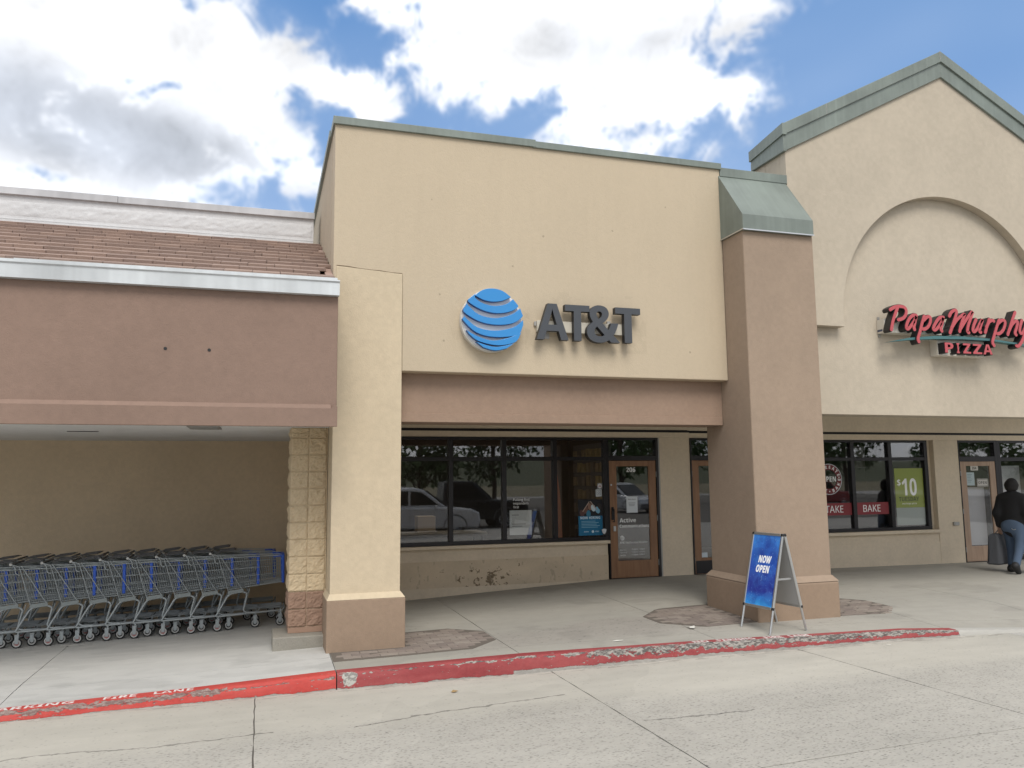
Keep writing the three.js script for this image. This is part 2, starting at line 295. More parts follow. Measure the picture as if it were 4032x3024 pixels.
const roadBump = greyTex(RW, RH, (u, v, i, j) => clamp(.55 + dots[j * RW + i] * .8 + (fbm(u * 300, v * 150, 300, 2, .6, 3) - .5) * .25), false);
M.road = std(0xffffff, .92, { map: roadMap, bumpMap: roadBump, bumpScale: .006 });
const roadFar = colourTex(1024, 1024, (u, v) => { const a = fbm(u * 4, v * 4, 4, 5), b = fbm(u * 200, v * 200, 200, 2, .6, 3); const t = .86 + (a - .5) * .2 + (b > .62 ? -.18 : b < .36 ? .1 : 0); return [.45 * t, .434 * t, .395 * t]; });
M.roadFar = std(0xffffff, .92, { map: rep(roadFar, 1 / 4) });
M.joint = std(lin(.13, .12, .105), .98);
const road = root('road');
part('joint_bed', paver(-40, 60, (x) => kerbZ(x) + .15, () => 60, (x, z) => roadY(x, z) - .011, 50, 20, .05, (x, z) => [x, z]), M.joint, road);
const roadUV = (x, z) => [(x - RX0) / (RX1 - RX0), (z - RZ0) / (RZ1 - RZ0)], farUV = (x, z) => [x, -z];
const rj = [-18, -12, -9, -6, -3.0, -.003, 3.01, 5.96, 8.9, 11.9, 15, 21, 27];
const lane = 4.545;
for (let i = 0; i < rj.length - 1; i++) {
  const a = rj[i] + .006, b = rj[i + 1] - .006, seen = a > -3.1 && b < 11;
  part('slab', paver(a, b, (x) => kerbZ(x) + .165, (x) => lane + .02 * Math.sin(x * 1.3) - .006, roadY, 30, 20, .04, seen ? roadUV : farUV, .006, i + 3), seen ? M.road : M.roadFar, road);
  part('slab', paver(a, b, (x) => lane + .02 * Math.sin(x * 1.3) + .006, () => 6.58, roadY, 24, 12, .04, seen ? roadUV : farUV, .006, i + 40), seen ? M.road : M.roadFar, road);
  part('slab', paver(a, b, () => 6.592, () => 13, roadY, 8, 10, .04, farUV, .004, i + 80), M.roadFar, road);
}
// the car park behind the photographer and the land beyond it, out to the horizon
const asphalt = colourTex(512, 512, (u, v) => { const a = fbm(u * 5, v * 5, 5, 4), b = fbm(u * 128, v * 128, 128, 2, .6, 3); const t = .8 + (a - .5) * .3 + (b - .5) * .4; return [.42 * t, .41 * t, .39 * t]; });
M.asphalt = std(0xffffff, .95, { map: rep(asphalt, 1 / 5) });
const lot = root('car_park');
part('asphalt', paver(-60, 90, () => 13.01, () => 70, (x, z) => -.02 + (x < -10 ? -.2 : 0) * 0, 30, 12, .05, farUV), M.asphalt, lot);
M.land = std(lin(.17, .15, .09), 1);
const land = root('ground');
part('terrain', paver(-1500, 1500, () => -1500, () => 1500, (x, z) => -.42, 8, 8, .1, farUV), M.land, land);
{ // hills on the far side of the car park
  const hills = root('hills'), p = [], id = []; const n = 90;
  for (let i = 0; i <= n; i++) { const x = lerp(-700, 900, i / n); for (let k = 0; k <= 6; k++) { const t = k / 6, z = 260 + t * 260; const h = (11 + 8 * fbm(i * .11, 2, 200, 4)) * Math.sin(t * Math.PI / 2) + 5 * (fbm(i * .5, k * .7, 200, 3, .5, 2) - .5); p.push(x, -1 + Math.max(0, h) * (k ? 1 : 0), z); } }
  for (let i = 0; i < n; i++) for (let k = 0; k < 6; k++) { const a = i * 7 + k; id.push(a, a + 1, a + 7, a + 7, a + 1, a + 8); }
  const g = new THREE.BufferGeometry(); g.setAttribute('position', new THREE.Float32BufferAttribute(p, 3)); g.setIndex(id); g.computeVertexNormals(); g.setAttribute('uv', new THREE.Float32BufferAttribute(new Float32Array(p.length / 3 * 2), 2));
  part('ridge', g, std(lin(.075, .085, .045), 1), hills);
}

// ---------------------------------------------------------------- pavement slabs
const SX0 = -5.3, SX1 = 16.4, SZ0 = -3.6, SZ1 = 1.3;
const SW = 2048, SH = 768, sdots = new Float32Array(SW * SH);
const pitted = (x, z) => clamp(sstep(.9, .2, Math.abs(z - .25) * 1.4) * sstep(1.7, 2.9, x) * (1 - sstep(7.2, 8.2, x)) * .9 + sstep(.72, .5, Math.hypot((x - 4.35) / 1.1, (z + .05) / .7)) * .9);
for (let n = 0; n < 34000; n++) {
  const i = Math.floor(dotHash() * SW), j = Math.floor(dotHash() * SH), x = lerp(SX0, SX1, i / SW), z = lerp(SZ0, SZ1, j / SH);
  if (x < .78 && dotHash() > .02) continue; if (dotHash() > .06 + .9 * pitted(x, z)) continue;
  const amp = dotHash() < .3 ? .1 : -(.1 + dotHash() * .32), r = .6 + dotHash() * .9;
  for (let q = -2; q <= 2; q++) for (let p = -2; p <= 2; p++) { const e = (p * p + q * q) / r / r; if (e < 1.5 && i + p >= 0 && i + p < SW && j + q >= 0 && j + q < SH) sdots[(j + q) * SW + i + p] += amp * clamp(1.4 - e); }
}
const walkMap = colourTex(SW, SH, (u, v, i, j) => {
  const x = lerp(SX0, SX1, u), z = lerp(SZ0, SZ1, v), fresh = x < .78;
  const a = fbm(x * .5 + 7, z * .8, 200, 5, .55), b = fbm(x * 6, z * 6, 250, 3, .55, 2), s = fbm(x * 2, z * 11, 250, 3, .5, 5), st = fbm(x * 1.1, z * 1.6 + 4, 200, 4, .5, 3);
  let t = (fresh ? 1.0 : .93) + (a - .5) * .2 + (b - .5) * .10 + (s - .5) * .08, c = fresh ? [.47, .465, .44] : [.365, .346, .30];
  const p = fresh ? 0 : pitted(x, z); c = [lerp(c[0], .34, p), lerp(c[1], .315, p), lerp(c[2], .275, p)];
  t += clamp(sdots[j * SW + i], -.45, .2); if (st > .64) t -= .10 * sstep(.64, .72, st);
  if (fresh && fbm(x * 1.4, z * 5, 200, 4, .55, 6) > .58) t -= .07;
  return [c[0] * t, c[1] * t, c[2] * t];
}, false);
M.walk = std(0xffffff, .92, { map: walkMap, bumpMap: rep(concreteBump, 9, 3), bumpScale: .003 });
M.walkFar = std(0xffffff, .92, { map: rep(concreteNew, 1 / 3) });
const walk = root('pavement');
part('joint_bed', paver(-20, 30, () => -6, (x) => kerbZ(x) - .01, (x, z) => walkY(x, z) - .012, 60, 16, .05, farUV), M.joint, walk);
const sj = [-14, -8.2, -5.2, -2.23, .778, 2.72, 5.06, 8.13, 10.12, 13.2, 16.2, 22];
const walkUV = (x, z) => [(x - SX0) / (SX1 - SX0), (z - SZ0) / (SZ1 - SZ0)];
for (let i = 0; i < sj.length - 1; i++) {
  const a = sj[i] + .004, b = sj[i + 1] - .004, left = b < .8, strip = left ? .56 : .36, seen = a > -5.25 && b < 16.3, m = seen ? M.walk : M.walkFar, uv = seen ? walkUV : farUV;
  const zs = (x) => kerbZ(x) - strip;
  part('slab', paver(a, b, (x) => zs(x) + .003, (x) => kerbZ(x) - .003, walkY, 12, 3, .03, uv, 0, i), m, walk);
  part('slab', paver(a, b, () => (left ? -3.99 : -3.56), (x) => zs(x) - .003, walkY, 12, 18, .03, uv, .003, i), m, walk);
}

// ---------------------------------------------------------------- kerbs: fire-lane red, scraped along the nose
function kerbGeo(x0, x1, n, scale = () => 1) {
  // section from the pavement edge over the top and nose down to the road; v runs along it
  const pos = [], uv = [], idx = [], S = [[0, 0, 0], [.105, 0, .33], [.135, .04, .45], [.152, .14, .55], [.162, .5, .76], [.172, 1, 1], [.172, 1.35, 1.02]];
  for (let i = 0; i <= n; i++) {
    const x = lerp(x0, x1, i / n), zt = kerbZ(x), y = kerbTop(x), h = (y - kerbBase(x)) * scale(x);
    S.forEach(([dz, f, v], k) => { const chip = (k >= 2 && k <= 4 ? (.004 + .012 * wornNose(x)) : .001) * (noise3(x * 9, k * 1.3, 5) + .6 * noise3(x * 31, k * 2.1, 9)); pos.push(x, y - f * h + (k && k < 5 ? chip * .6 : 0) + .002, zt + dz - (k >= 2 && k <= 4 ? Math.abs(chip) * .9 : 0)); uv.push((x - x0) / (x1 - x0), 1 - v / 1.02); });
  }
  const m = S.length; for (let i = 0; i < n; i++) for (let k = 0; k < m - 1; k++) { const a = i * m + k; idx.push(a, a + 1, a + m, a + m, a + 1, a + m + 1); }
  const g = new THREE.BufferGeometry(); g.setAttribute('position', new THREE.Float32BufferAttribute(pos, 3)); g.setAttribute('uv', new THREE.Float32BufferAttribute(uv, 2)); g.setIndex(idx); g.computeVertexNormals();
  const cap = (e) => { const p = []; for (let k = 0; k < m; k++) p.push(pos.slice((e * m + k) * 3, (e * m + k) * 3 + 3)); const q = p.flat(); q.push(p[m - 1][0], p[m - 1][1], p[0][2]); const c = new THREE.BufferGeometry(); c.setAttribute('position', new THREE.Float32BufferAttribute(q, 3)); const id = []; for (let k = 0; k < m - 1; k++) e ? id.push(m, k, k + 1) : id.push(m, k + 1, k); c.setIndex(id); c.computeVertexNormals(); c.setAttribute('uv', new THREE.Float32BufferAttribute(new Float32Array((m + 1) * 2).fill(.5), 2)); return c; };
  return merge([g, cap(0), cap(n)]);
}
const wornNose = (x) => (x < .78 ? sstep(-2.6, -2.0, x) * (1 - sstep(-.5, -.05, x)) * .8 : .18 + .82 * sstep(3.1, 3.7, x) * (1 - .35 * sstep(7.4, 8.2, x)));
// the painted skin of a kerb: flakes, scraped concrete on the nose, bare foot, stencilled words on the top
function kerbPaint(x0, x1, paint, words) {
  const W = 2048, H = 256, stencil = document.createElement('canvas'); stencil.width = W; stencil.height = H; const g = stencil.getContext('2d'); g.fillStyle = '#000'; g.fillRect(0, 0, W, H); g.fillStyle = '#fff';
  for (const [str, a, b, hgt] of words) { const px = (a - x0) / (x1 - x0) * W, pw = (b - a) / (x1 - x0) * W; g.save(); g.font = 'bold 100px sans-serif'; const w = g.measureText(str).width; g.translate(px, 6 + hgt); g.scale(pw / w, hgt / 73); g.fillText(str, 0, 0); g.restore(); }
  const st = g.getImageData(0, 0, W, H).data;
  const fn = (u, v) => {                                              // v = 1 at the pavement edge, 0 at the road
    const x = lerp(x0, x1, u), s = 1 - v, L = x1 - x0;
    const n1 = fbm(u * L * 9, s * 7, 255, 5, .6, 1), n2 = fbm(u * L * 30, s * 18, 255, 4, .62, 4), n3 = fbm(u * L * 2.2, s * 3, 255, 4, .55, 6), n4 = fbm(u * L * 26, s * 16, 255, 4, .62, 2);
    const wn = wornNose(x), band = 1 - Math.min(1, Math.abs(s - (x < .78 ? .60 : .52) - (n3 - .5) * .12) / (.06 + .20 * wn));
    const flake = band > 0 && band * 1.25 + (n1 - .5) * 2.2 + (n2 - .5) * 1.6 > 1.02 - wn * .75;
    const foot = s > .955 - (x > 2.6 ? .06 : 0) + (n1 - .5) * .12;
    const stray = n2 > .715 && n1 > .55 && s > .3;
    return { flake, foot, stray, n1, n2, n3, n4, x, s };
  };
  const col = colourTex(W, H, (u, v, i, j) => {
    const f = fn(u, v); const t = .90 + (f.n3 - .5) * .34 + (f.n4 - .5) * .22;
    let c = [paint[0] * t, paint[1] * t, paint[2] * t];
    const fade = clamp(.5 + (f.n3 - .5) * 2.4 + (f.n2 - .5)); c = c.map((q, k) => lerp(q, [.42, .17, .15][k], .16 * fade));
    const y = H - 1 - j; const white = st[(y * W + i) * 4] / 255;
    if (white > .4 && f.n2 < .66) c = [.72 * t, .70 * t, .67 * t];
    if (f.flake) { const k = f.n4 + (f.n2 - .5) * 1.3; c = k > .66 ? [.34, .315, .28] : k > .44 ? [.22, .20, .18] : [.10, .088, .08]; if (f.x < .78) c = c.map((q, m) => lerp(q, [.24, .13, .11][m], .55)); }
    if (f.foot || (f.stray && !white)) c = [.33 * t, .31 * t, .28 * t];
    if (f.x > .80 && Math.hypot((f.x - .905) / .075, (f.s - .68) / .27) + (f.n1 - .5) * .7 < 1) c = f.n4 > .5 ? [.42, .40, .36] : [.22, .21, .19];
    return c;
  }, false);
  const bump = greyTex(W, H, (u, v) => { const f = fn(u, v); return (f.flake || f.foot || f.stray ? .25 + f.n4 * .4 : .75) + (f.n4 - .5) * .12; }, false);
  return std(0xffffff, .72, { map: col, bumpMap: bump, bumpScale: .012 });
}
const kerbA = root('kerb'), kerbB = root('kerb');
part('painted_kerb', kerbGeo(-4.6, .772, 420), kerbPaint(-4.6, .772, [.50, .047, .036], [['NO', -2.72, -2.50, 76], ['PARKING', -2.32, -1.58, 76], ['FIRE', -1.36, -1.06, 76], ['LANE', -.93, -.56, 76]]), kerbA);
part('painted_kerb', kerbGeo(.784, 8.2, 560, (x) => 1), kerbPaint(.784, 8.2, [.30, .043, .046], [['NO', 4.72, 4.92, 76], ['PARKING', 5.02, 5.50, 76], ['FIRE', 5.62, 5.86, 76], ['LANE', 5.94, 6.22, 76]]), kerbB);
part('dropped_kerb', kerbGeo(8.202, 16, 200), M.walkFar, kerbB); part('plain_kerb', kerbGeo(-16, -4.602, 60), M.walkFar, kerbA);

// ---------------------------------------------------------------- clay pavers laid round the two columns
const brickMats = [[.25, .205, .175], [.28, .235, .20], [.22, .18, .155], [.26, .215, .18], [.30, .255, .215]].map((c) => std(lin(...c), .95, { map: rep(stuccoBlotch, .9), bumpMap: rep(concreteBump, 1.6), bumpScale: .004 }));
const brickShapes = [0, 1, 2].map((k) => { const w = .196, d = .096, h = .05; const g = new RoundedBoxGeometry(w, h, d, 1, .006); const p = g.attributes.position; for (let i = 0; i < p.count; i++) p.setY(i, p.getY(i) + .002 * noise3(p.getX(i) * 12, p.getZ(i) * 20, k * 5)); return metres(g); });
function inlay(cx, cz, hx, hz, cut, x0, x1, z0, z1, skip, label, seed) {
  const o = root('brick_paving'); const rnd = rng(seed);
  const inside = (x, z, m = 0) => Math.abs(x - cx) < hx - m && Math.abs(z - cz) < hz - m && Math.abs(x - cx) / 1 + Math.abs(z - cz) < hx + hz - cut - m * 1.4;
  let n = 0;
  for (let j = 0; j < 60; j++) for (let i = 0; i < 60; i++) {         // basket of running courses, turned every second pair
    const bx = x0 + i * .2 + ((Math.floor(j / 1) % 2) * .1), bz = z0 + j * .1; const x = bx, z = bz;
    if (x > x1 || z > z1 || !inside(x, z, .05) || skip(x, z)) continue;
    const b = new THREE.Mesh(brickShapes[Math.floor(rnd() * 3)], brickMats[Math.floor(rnd() * 5)]); b.name = 'brick'; shade(b);
    b.position.set(x + (rnd() - .5) * .006, walkY(x, z) - .019 + (rnd() - .5) * .007, z + (rnd() - .5) * .004); b.rotation.set((rnd() - .5) * .02, (rnd() - .5) * .05, .022 + (rnd() - .5) * .02); o.add(b); n++;
  }
  const g = paver(Math.max(cx - hx, x0 - .015), cx + hx, (x) => cz - Math.min(hz, hx + hz - cut - Math.abs(x - cx)), (x) => cz + Math.min(hz, hx + hz - cut - Math.abs(x - cx)), (x, z) => walkY(x, z) + .0035, 40, 10, .02, farUV);
  part('sand_bed', g, std(lin(.13, .11, .09), 1), o);
  return n;
}
inlay(1.18, -.15, 1.52, .67, .38, .80, 2.7, -.80, .50, (x, z) => (x < 1.70 && z < .10) || x < .88, 'left', 21);
inlay(6.64, -.12, 1.78, .64, .40, 4.8, 8.4, -.74, .50, (x, z) => x > 5.95 && x < 7.3 && z < .58 && z > -.72, 'right', 22);

// ================================================================ the phone shop: stucco front on a thick column, recessed shopfront
const shop = thing('shop_building', 'tan stucco shop front with blue striped globe sign between two thick columns', 'building', [3.4, 0, -3]);
{ // the wall over the beam: faint ghosts of older lettering, rain marks and specks in the paint
  const spots = [[3.0, 4.62, .012], [2.05, 4.2, .01], [2.1, 3.62, .012], [5.2, 5.6, .01], [4.4, 5.2, .012], [1.95, 5.4, .009], [5.5, 3.6, .012], [3.42, 5.05, .014]];
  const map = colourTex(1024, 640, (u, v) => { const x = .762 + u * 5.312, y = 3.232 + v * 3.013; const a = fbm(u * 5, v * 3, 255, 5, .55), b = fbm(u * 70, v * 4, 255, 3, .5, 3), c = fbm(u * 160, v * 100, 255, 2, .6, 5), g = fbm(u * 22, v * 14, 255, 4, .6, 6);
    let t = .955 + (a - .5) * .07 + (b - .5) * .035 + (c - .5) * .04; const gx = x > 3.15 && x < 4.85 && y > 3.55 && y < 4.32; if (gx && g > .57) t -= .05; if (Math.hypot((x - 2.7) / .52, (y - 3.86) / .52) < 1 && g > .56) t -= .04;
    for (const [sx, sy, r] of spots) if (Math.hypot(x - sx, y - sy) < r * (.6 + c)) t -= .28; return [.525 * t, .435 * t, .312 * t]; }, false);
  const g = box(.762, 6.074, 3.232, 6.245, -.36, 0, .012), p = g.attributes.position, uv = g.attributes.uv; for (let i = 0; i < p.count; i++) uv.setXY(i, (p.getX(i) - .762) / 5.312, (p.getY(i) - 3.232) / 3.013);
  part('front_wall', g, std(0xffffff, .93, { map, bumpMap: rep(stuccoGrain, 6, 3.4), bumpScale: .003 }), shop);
}
part('side_wall', box(.76, 1.06, 2.6, 6.245, -9, -.363), M.cream, shop);
{ // column with a hairline gap to the wall above it, bevelled foot in a darker paint
  const col = part('column', slabXY([[.778, .60], [1.580, .60], [1.586, 3.2], [1.590, 4.425], [1.30, 4.445], [.80, 4.475], [.782, 3]], -.56, .007, .006), M.columnCream, shop);
  const s = new THREE.BufferGeometry();
  const ring = (x0, x1, z0, z1, y) => [[x0, y, z1], [x1, y, z1], [x1, y, z0], [x0, y, z0]];
  const frustum = (a, b) => { const p = [], t = (q) => p.push(...q); for (let i = 0; i < 4; i++) { const j = (i + 1) % 4; t(a[i]); t(a[j]); t(b[j]); t(a[i]); t(b[j]); t(b[i]); } const g = new THREE.BufferGeometry(); g.setAttribute('position', new THREE.Float32BufferAttribute(p, 3)); g.computeVertexNormals(); return metres(g); };
  part('plinth_bevel', frustum(ring(.742, 1.63, -.6, .075, .585), ring(.776, 1.584, -.56, .006, .648)), M.columnCream, col);
  part('plinth', box(.74, 1.632, -.03, .584, -.602, .077, .012), M.plinth, col);
  M.frustum = frustum; M.ring = ring;
}
{ // a thin crack outlines the old column head in the stucco: a real open joint
  part('expansion_joint', [box(1.5885, 1.5935, 3.24, 4.43, .0005, .0035), tube([[.80, 4.482, .002], [.93, 4.478, .003], [1.06, 4.462, .002], [1.2, 4.452, .003], [1.31, 4.451, .002], [1.45, 4.436, .003], [1.585, 4.432, .002]], .0042, 5)], std(lin(.20, .15, .10), 1), shop);
}
// green metal coping in lapped lengths
part('coping', [box(.735, 3.325, 6.236, 6.332, -.39, .036, .004)], M.green, shop);
part('coping', [box(3.29, 6.088, 6.228, 6.315, -.385, .032, .004)], M.green, shop);
part('coping', [box(.72, 1.09, 6.236, 6.326, -9, -.392, .004)], M.green, shop);
// brown beam set back under the wall, with a raised lower band
const beam = part('beam', box(1.57, 6.074, 2.64, 3.26, -.62, -.18, .004), M.beam, shop);
part('beam_band', box(1.575, 6.066, 2.632, 2.742, -.63, -.166, .004), M.beam, beam);
// canopy ceiling and the room behind
part('canopy_ceiling', box(1.1, 7.3, 3.02, 3.12, -3.55, -.62), M.soffit, shop);
part('wing_wall', box(.78, 1.1, -.1, 2.6, -9, -.57), M.shop, shop);
part('roof_deck', box(.78, 8.7, 3.3, 3.42, -9.2, -.37), M.asphalt, shop);

// shopfront wall pieces (they butt end to end)
const ZF = -3.54;
part('header', box(1.1, 7.45, 2.785, 3.02, ZF - .2, ZF + .02), M.shop, shop);
part('shadow_gap', box(1.1, 7.45, 2.737, 2.785, ZF - .2, ZF - .05), M.frame, shop);
part('lower_header', box(1.1, 7.45, 2.640, 2.737, ZF - .2, ZF + .01), M.shop, shop);
part('side_pier', box(6.835, 7.448, .02, 2.640, ZF - .2, ZF + .012, .006), M.shop, shop);
part('side_pier', box(1.1, 2.03, .86, 2.640, ZF - .2, ZF), M.shop, shop);
part('base_wall', box(1.1, 5.79, .608, .806, ZF - .2, ZF), M.shop, shop);
part('base_footing', box(1.1, 5.79, -.2, .188, ZF - .2, ZF + .008), M.shop, shop);
// the scuffed lower board: paint knocked off in flakes
const scuff = colourTex(2048, 256, (u, v) => {
  const x = 1.1 + u * 4.69, n1 = fbm(u * 46, v * 5, 255, 5, .6, 1), n2 = fbm(u * 150, v * 15, 255, 4, .6, 4), st = fbm(u * 90, v * 3, 255, 3, .5, 6), n3 = fbm(u * 9, v * 2, 255, 3, .5, 2);
  const t = .93 + (n3 - .5) * .22 + (n2 - .5) * .1; let c = [.64 * t, .52 * t, .37 * t];
  const clus = Math.exp(-(((x - 3.72) / .5) ** 2)) * .95 + Math.exp(-(((x - 3.0) / .6) ** 2)) * .22 + Math.exp(-(((x - 5.0) / .7) ** 2)) * .12 + .05, hy = Math.exp(-(((v - .32) / .34) ** 2)) * .75 + .25;
  const k = clus * hy * .42 + (n1 - .5) * .85 + (n2 - .5) * .55; if (k > .40) c = n2 > .5 ? [.20, .15, .095] : [.27, .205, .135];
  if (st > .70 && n1 > .5) c = c.map((q) => q * .8);
  return c;
}, false);
{ const g = box(1.1, 5.79, .188, .608, ZF - .2, ZF + .012); const p = g.attributes.position, uv = g.attributes.uv; for (let i = 0; i < p.count; i++) uv.setXY(i, (p.getX(i) - 1.1) / 4.69, (p.getY(i) - .188) / .42); part('base_board', g, std(0xffffff, .9, { map: scuff, bumpMap: rep(stuccoGrain, 5, .5), bumpScale: .004 }), shop); }
const sill = part('window_sill', box(1.1, 5.79, .808, .858, ZF - .12, ZF + .10, .006), M.shop, shop);
part('sill_end', box(5.58, 5.795, .806, .861, ZF - .11, ZF + .106, .006), M.shop, sill);

// a glazed screen: bars and panes, every pane its own sheet
function pane(x0, x1, y0, y1, z, parent, name = 'pane') { return part(name, box(x0 + .004, x1 - .004, y0 + .004, y1 - .004, z - .003, z + .003), M.glass, parent); }
function screen(parent, mull, y0, yT0, yT1, y1, z, bw = .075, d = .11, name = 'window') {
  const first = mull[0] - bw / 2, last = mull[mull.length - 1] + bw / 2;
  const w = part(name, [box(first, last, y0, y0 + .062, z - d / 2, z + d / 2, .003), box(first, last, y1 - .046, y1, z - d / 2, z + d / 2, .003)], M.frame, parent);
  mull.forEach((x) => part('mullion', box(x - bw / 2, x + bw / 2, y0 + .063, y1 - .047, z - d / 2 + .002, z + d / 2 - .002, .003), M.frame, w));
  for (let i = 0; i < mull.length - 1; i++) {
    const a = mull[i] + bw / 2, b = mull[i + 1] - bw / 2;
    part('transom_bar', box(a, b, yT0, yT1, z - d / 2 + .004, z + d / 2 - .004, .003), M.frame, w);
    pane(a, b, y0 + .062, yT0, z, w); pane(a, b, yT1, y1 - .046, z, w);
  }
  return w;
}
screen(shop, [2.075, 2.998, 3.92, 4.83, 5.775], .860, 2.238, 2.302, 2.638, ZF - .03);
// ---------------------------------------------------------------- doors
function door(parent, x0, x1, y0, y1, z, mat, { stile = .132, top = .088, bottom = .28, kick = null, hingeRight = true } = {}) {
  const d = part('door', [box(x0, x0 + stile, y0, y1, z - .022, z + .022, .003), box(x1 - stile, x1, y0, y1, z - .022, z + .022, .003)], mat, parent);
  part('top_rail', box(x0 + stile, x1 - stile, y1 - top, y1 - .001, z - .021, z + .021, .003), mat, d);
  part('bottom_rail', box(x0 + stile, x1 - stile, y0 + .001, y0 + bottom, z - .021, z + .021, .003), mat, d);
  pane(x0 + stile, x1 - stile, y0 + bottom, y1 - top, z, d, 'door_glass');
  part('glazing_bead', [box(x0 + stile, x1 - stile, y0 + bottom, y0 + bottom + .012, z + .005, z + .018), box(x0 + stile, x1 - stile, y1 - top - .012, y1 - top, z + .005, z + .018), box(x0 + stile, x0 + stile + .012, y0 + bottom + .012, y1 - top - .012, z + .005, z + .018), box(x1 - stile - .012, x1 - stile, y0 + bottom + .012, y1 - top - .012, z + .005, z + .018)], mat, d);
  const hx = hingeRight ? x1 + .006 : x0 - .006; for (const t of [.12, .5, .88]) part('hinge', rod([hx, lerp(y0, y1, t) - .05, z + .028], [hx, lerp(y0, y1, t) + .05, z + .028], .011, 8), M.alumDull, d);
  if (kick) part('kick_plate', box(x0 + .02, x1 - .02, y0 + .008, y0 + kick, z + .0225, z + .026), M.frame, d);
  return d;
}
const doorframe = part('door_frame', [box(5.8135, 5.834, .19, 2.638, ZF - .08, ZF + .03), box(6.752, 6.802, .19, 2.638, ZF - .08, ZF + .03, .003), box(5.834, 6.752, 2.236, 2.318, ZF - .08, ZF + .028, .003), box(5.834, 6.752, 2.600, 2.637, ZF - .08, ZF + .028, .003), box(5.79, 6.802, .165, .198, ZF - .09, ZF + .05, .004)], M.frame, shop);
part('jamb_strip', box(6.803, 6.833, .17, 2.638, ZF - .08, ZF + .02, .003), M.alumDull, doorframe);
pane(5.834, 6.752, 2.318, 2.600, ZF - .03, doorframe);
const d206 = door(shop, 5.838, 6.748, .202, 2.232, ZF - .01, M.wood);
M.letter = std(lin(.88, .88, .86), .6); M.sticker = std(lin(.62, .64, .66), .7);
const zg = ZF - .0065;                                               // just in front of the door glass
part('number', text('206', 6.183, 2.032, zg, .079, .002, { x1: 6.357 }), M.letter, d206);
part('lettering', text('Active', 6.028, 1.152, zg, .072, .002, { x1: 6.343 }), M.letter, d206);
part('lettering', text('Communications', 6.026, 1.062, zg, .05, .002, { x1: 6.594 }), M.letter, d206);
part('lettering', text('AT&T Authorized Retailer', 6.024, .787, zg, .032, .002, { x1: 6.557 }), M.letter, d206);
[['Mon-Fri', '10:00am - 7:00pm'], ['Saturday', '10:00am - 6:00pm'], ['Sunday', '11:00am - 5:00pm']].forEach(([a, b], i) => { part('lettering', text(a, 6.026, .668 - i * .046, zg, .022, .0015, { f: fontR, x1: 6.026 + [.105, .125, .10][i], seg: 2 }), M.letter, d206); part('lettering', text(b, 6.245, .672 - i * .046, zg, .022, .0015, { f: fontR, x1: 6.495, seg: 2 }), M.letter, d206); });
// striped globe emblem, as on the wall sign: swooshes cut from a disc
const swoosh = [
  { top: [[375, 262], [440, 214], [525, 198], [610, 214], [683, 262]], low: [[683, 266], [610, 300], [525, 313], [445, 302], [372, 268]] },
  { top: [[376, 250], [374, 288], [440, 330], [540, 347], [640, 325], [703, 280]], low: [[735, 318], [747, 345], [680, 388], [560, 410], [430, 388], [311, 322], [338, 282]] },
  { top: [[305, 334], [310, 352], [400, 425], [540, 451], [680, 415], [765, 356]], low: [[781, 400], [783, 430], [700, 488], [550, 509], [400, 484], [274, 412], [285, 365]] },
  { top: [[283, 444], [290, 460], [390, 535], [540, 557], [700, 522], [790, 456]], low: [[790, 495], [783, 520], [735, 588], [540, 613], [380, 580], [269, 484], [272, 458]] },
  { top: [[297, 563], [390, 610], [520, 641], [660, 612], [771, 564]], low: [[752, 610], [705, 655], [560, 682], [400, 652], [318, 596]] },
  { top: [[378, 657], [540, 694], [706, 660]], low: [[640, 706], [540, 726], [440, 704]] },
];
function globeShapes(cx, cy, r) { return swoosh.map(({ top, low }) => { const P = (q) => new THREE.Vector2(cx + (q[0] - 530) / 262 * r, cy + (462 - q[1]) / 262 * r); const s = new THREE.Shape(); const a = new THREE.SplineCurve(top.map(P)).getPoints(20), b = new THREE.SplineCurve(low.map(P)).getPoints(24); s.setFromPoints([...a, ...b]); return s; }); }
const flatGlobe = (cx, cy, r, z, d) => merge(globeShapes(cx, cy, r).map((s) => { const g = new THREE.ExtrudeGeometry(s, { depth: d, bevelEnabled: false }); g.translate(0, 0, z); return g; }));
part('emblem', flatGlobe(6.068, .882, .042, zg, .002), M.letter, d206);
const handle = part('handle', [box(5.866, 5.912, 1.20, 1.426, ZF + .0125, ZF + .024, .004), tube(rounded([[5.895, 1.39, ZF + .02], [5.895, 1.39, ZF + .07], [5.895, 1.17, ZF + .07], [5.895, 1.17, ZF + .02]], .03), .009, 8)], M.frame, d206);
part('lock', box(5.895, 5.94, 1.005, 1.095, ZF + .0125, ZF + .034, .005), M.alum, d206);
part('door_viewer', rod([5.872, 1.809, ZF + .012], [5.872, 1.809, ZF + .026], .016, 12), M.alum, d206);
